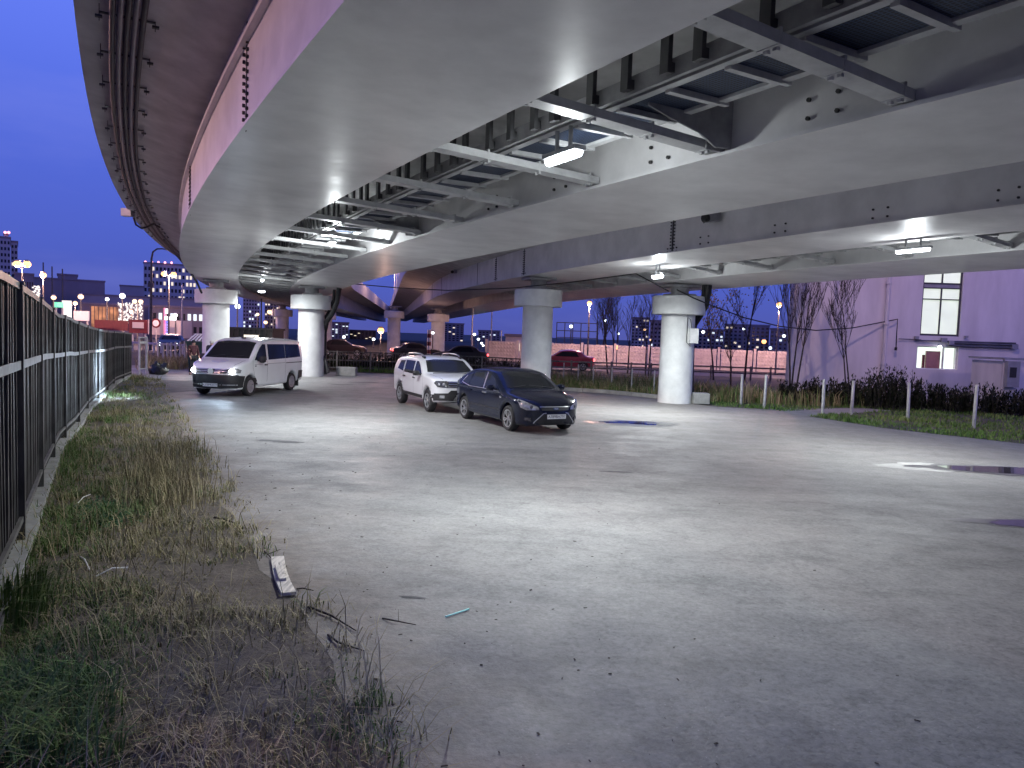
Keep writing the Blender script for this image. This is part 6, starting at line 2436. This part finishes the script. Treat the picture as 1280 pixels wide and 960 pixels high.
M['neon_white'] = emit('white_neon', (1.0, .92, 1.0), 1.6)
ns = board('neon_sign', 'vertical pink and blue neon sign in front of the shops', 204.6, 206.6, 385, 422, 86, 'neon_pink')
a0, b0 = at(207.3, 421, 86), at(211.5, 401, 86)
for i in range(6):
    z0 = a0.z + (b0.z - a0.z) * i / 6
    obj('letter_box', MB().box(a0.x, b0.x, 85.9, 86.05, z0 + .02, z0 + (b0.z - a0.z) / 6 - .05), M['neon_blue'], ns)
a0, b0 = at(207.5, 392, 86), at(211, 386, 86)
obj('top_lamp', MB().box(a0.x, b0.x, 85.9, 86.05, a0.z, b0.z), M['neon_white'], ns)
a0, b0 = at(206.8, 400, 85.5), at(220, 396, 85.5)
obj('strip_light', MB().box(a0.x, b0.x, 85.3, 85.6, a0.z, b0.z), M['neon_white'], ns)
kb = board('kiosk', 'pinkish kiosk wall right of the neon sign', 212, 226, 401, 422, 88, 'far_pale', legs=False, cat='kiosk', dep=3)
a0 = at(195, 404, 82)
hs = thing('round_sign', 'small round red bordered road sign left of the neon sign', 'sign', (a0.x, 82, 0))
obj('disc', MB().lathe([(0, -.03), (.52, -.03), (.52, .03), (0, .03)], (0, 0, a0.z), 20, 'y'), M['sign_red'], hs, True)
obj('centre', MB().lathe([(0, -.06), (.34, -.06), (.34, -.031), (0, -.031)], (0, 0, a0.z), 20, 'y'), M['sign_white'], hs, True)
obj('pole', MB().tube([(0, .06, 0), (0, .06, a0.z)], .06, 6), M['post'], hs, True)
for x, y, Y, lab in ((219.5, 394, 87, 'warm white light at the end of the strip sign'),):
    lamp(lab, K(x, y, Y), 'neon_white', r=.3)
# guard rail along the far road
gr_ = thing('guard_rail', 'pale guard rail along the road past the end of the picket fence', 'guard rail', tuple(gat(200, 58)))
for i in range(9):
    a, b = gat(165 + i * 9, 60 - i * .4), gat(174 + i * 9, 60 - (i + 1) * .4)
    obj('beam', MB().bar(a + Vector((0, 0, .72)), b + Vector((0, 0, .72)), .05, .16), M['far_grey'], gr_)
    obj('guard_post', MB().box(a.x - .06, a.x + .06, a.y, a.y + .12, 0, .8), M['post'], gr_)
gr2 = thing('guard_rail', 'reddish low guard rail along the road before the pink fence', 'guard rail', tuple(gat(900, 47)))
for i in range(13):
    a, b = gat(690 + i * 25, 47), gat(715 + i * 25, 47)
    for z in (.45, .8):
        obj('beam', MB().bar(a + Vector((0, 0, z)), b + Vector((0, 0, z)), .05, .10), M['fence_rail'], gr2)
    obj('guard_post', MB().box(a.x - .05, a.x + .05, a.y, a.y + .1, 0, .9), M['fence_rail'], gr2)

# concrete panel fence, pink under the lamps
cf = thing('concrete_fence', 'long concrete panel fence lit pink across the road', 'fence', (10, 64, 0))
cfa, cfb = gat(608, 67), gat(990, 61)
L = (cfb - cfa).length
u = (cfb - cfa).normalized()
nn = Vector((u.y, -u.x, 0))
n = int(L / 2.6)
pm = MB()
pm.box(-1.25, 1.25, -.05, .05, 0, 1.75)
for i in range(9):
    for j in range(5):
        x, z = -1.1 + i * .275, .30 + j * .32
        c = (x, -.05, z)
        pm.add([(x - .1, -.051, z - .11), (x + .1, -.051, z - .11), (x + .1, -.051, z + .11), (x - .1, -.051, z + .11), (x, -.10, z)], [(0, 1, 4), (1, 2, 4), (2, 3, 4), (3, 0, 4)])
pmm = pm.mesh('fence_panel')
cpm = MB().box(-.1, .1, -.11, .1, 0, 1.9).mesh('fence_post')
for i in range(n):
    c = cfa + u * (i + .5) * L / n
    o = link('fence_panel', pmm, M['pink_wall'], cf, True)
    o.location = c - Vector(cf.location)
    o.rotation_euler = (0, 0, math.atan2(u.y, u.x))
    o = link('fence_post', cpm, M['pink_wall'], cf, True)
    o.location = cfa + u * i * L / n - Vector(cf.location)
    o.rotation_euler = (0, 0, math.atan2(u.y, u.x))
block('hut', 'small house with a lit wall over the pink fence near the pillar', 632, 652, 421, 78, 'pink_wall', 1, 3, .4, 9, dep=5)
# right hand distant flats and the frame
for i, (x0, x1, yt, Y, m, rw, cl, lt_, lab) in enumerate(((868, 905, 413, 150, 'far_dark', 6, 7, .10, 'dark block of flats right beside the boxed pillar'),
                                                       (906, 962, 407, 165, 'far_dark', 7, 10, .12, 'widest dark block of flats behind the yellow leaved tree'),
                                                       (963, 990, 412, 155, 'far_dark', 6, 5, .08, 'dark block of flats next to the pink building'),
                                                       (790, 812, 398, 190, 'far_blue', 9, 5, .10, 'pale blue tower seen through the bare trees'),
                                                       (813, 842, 402, 140, 'far_dark', 7, 6, .10, 'dark flats hidden behind the boxed pillar'),
                                                       (545, 580, 405, 190, 'far_dark', 8, 7, .10, 'dark flats behind the orange lit pillars'),
                                                       (410, 436, 404, 170, 'far_blue', 9, 6, .14, 'dim flats with scattered windows seen under the deck by the pillar'),
                                                       (437, 470, 414, 180, 'far_dark', 6, 7, .12, 'lower dim flats under the deck near the yellow lamp'),
                                                       (304, 325, 368, 170, 'far_blue', 11, 6, .16, 'tall dim flats between the leftmost pillar and the masts'),
                                                       (331, 356, 374, 175, 'far_dark', 11, 7, .2, 'tall dark flats between the masts and the pink pillar'),
                                                       (598, 625, 414, 200, 'far_dark', 5, 6, .1, 'low dark flats behind the receding white lamps'))):
    block('apartment_block', lab, x0, x1, yt, Y, m, rw, cl, lt_, 20 + i, wm='window_lit' if i % 2 else 'window_cool')
fr0 = gat(716, 88)
fr = thing('scaffold_frame', 'dark open scaffold frame over the pink fence', 'frame', tuple(fr0))
for i in range(6):
    x = -2.0 + i * .95
    obj('upright', MB().box(x - .05, x + .05, -.05, .05, 0, 4.0), M['fence'], fr, True)
for z in (2.2, 3.0, 3.95):
    obj('crossbar', MB().box(-2.0, 2.75, -.04, .04, z, z + .09), M['fence'], fr, True)
# striped barrier post
q = gat(536, 60)
sb = thing('striped_post', 'red and white striped post near the orange lit pillar', 'post', tuple(q))
for i in range(7):
    obj('band', MB().lathe([(0, .3 + i * .32), (.16, .3 + i * .32), (.16, .62 + i * .32), (0, .62 + i * .32)], n=12), M['sign_red' if i % 2 else 'sign_white'], sb, True)
obj('stem', MB().lathe([(.06, 0), (.06, .3)], n=8), M['post'], sb, True)
# red lamps on the roofs
for x, y, Y, lab in ((6.5, 292, 191, 'red roof lamps on the far left tower'), (194, 329, 229, 'row of pink roof lamps on the apartment slab')):
    t = thing('roof_lamp', lab, 'lamp', tuple(K(x, y, Y)))
    for i in range(5 if Y > 200 else 2):
        obj('bulb', MB().sphere((-3 + i * 2.0 if Y > 200 else i * .9, 0, .3), .35, 8, 6), M['roofred'] if 'roofred' in M else M.setdefault('roofred', emit('red_roof_lamp', (1.0, .35, .42), 2)), t, True)

# lettering becomes plain mesh
bpy.context.view_layer.update()
dg = bpy.context.evaluated_depsgraph_get()
for o in [q for q in bpy.data.objects if q.type == 'FONT']:
    me = bpy.data.meshes.new_from_object(o.evaluated_get(dg))
    m = o.data.materials[0]
    nm = o.name
    n_ = bpy.data.objects.new('lettering', me)
    COL.objects.link(n_)
    n_.parent = o.parent
    n_.location, n_.rotation_euler = o.location, o.rotation_euler
    if not me.materials:
        me.materials.append(m)
    bpy.data.objects.remove(o)
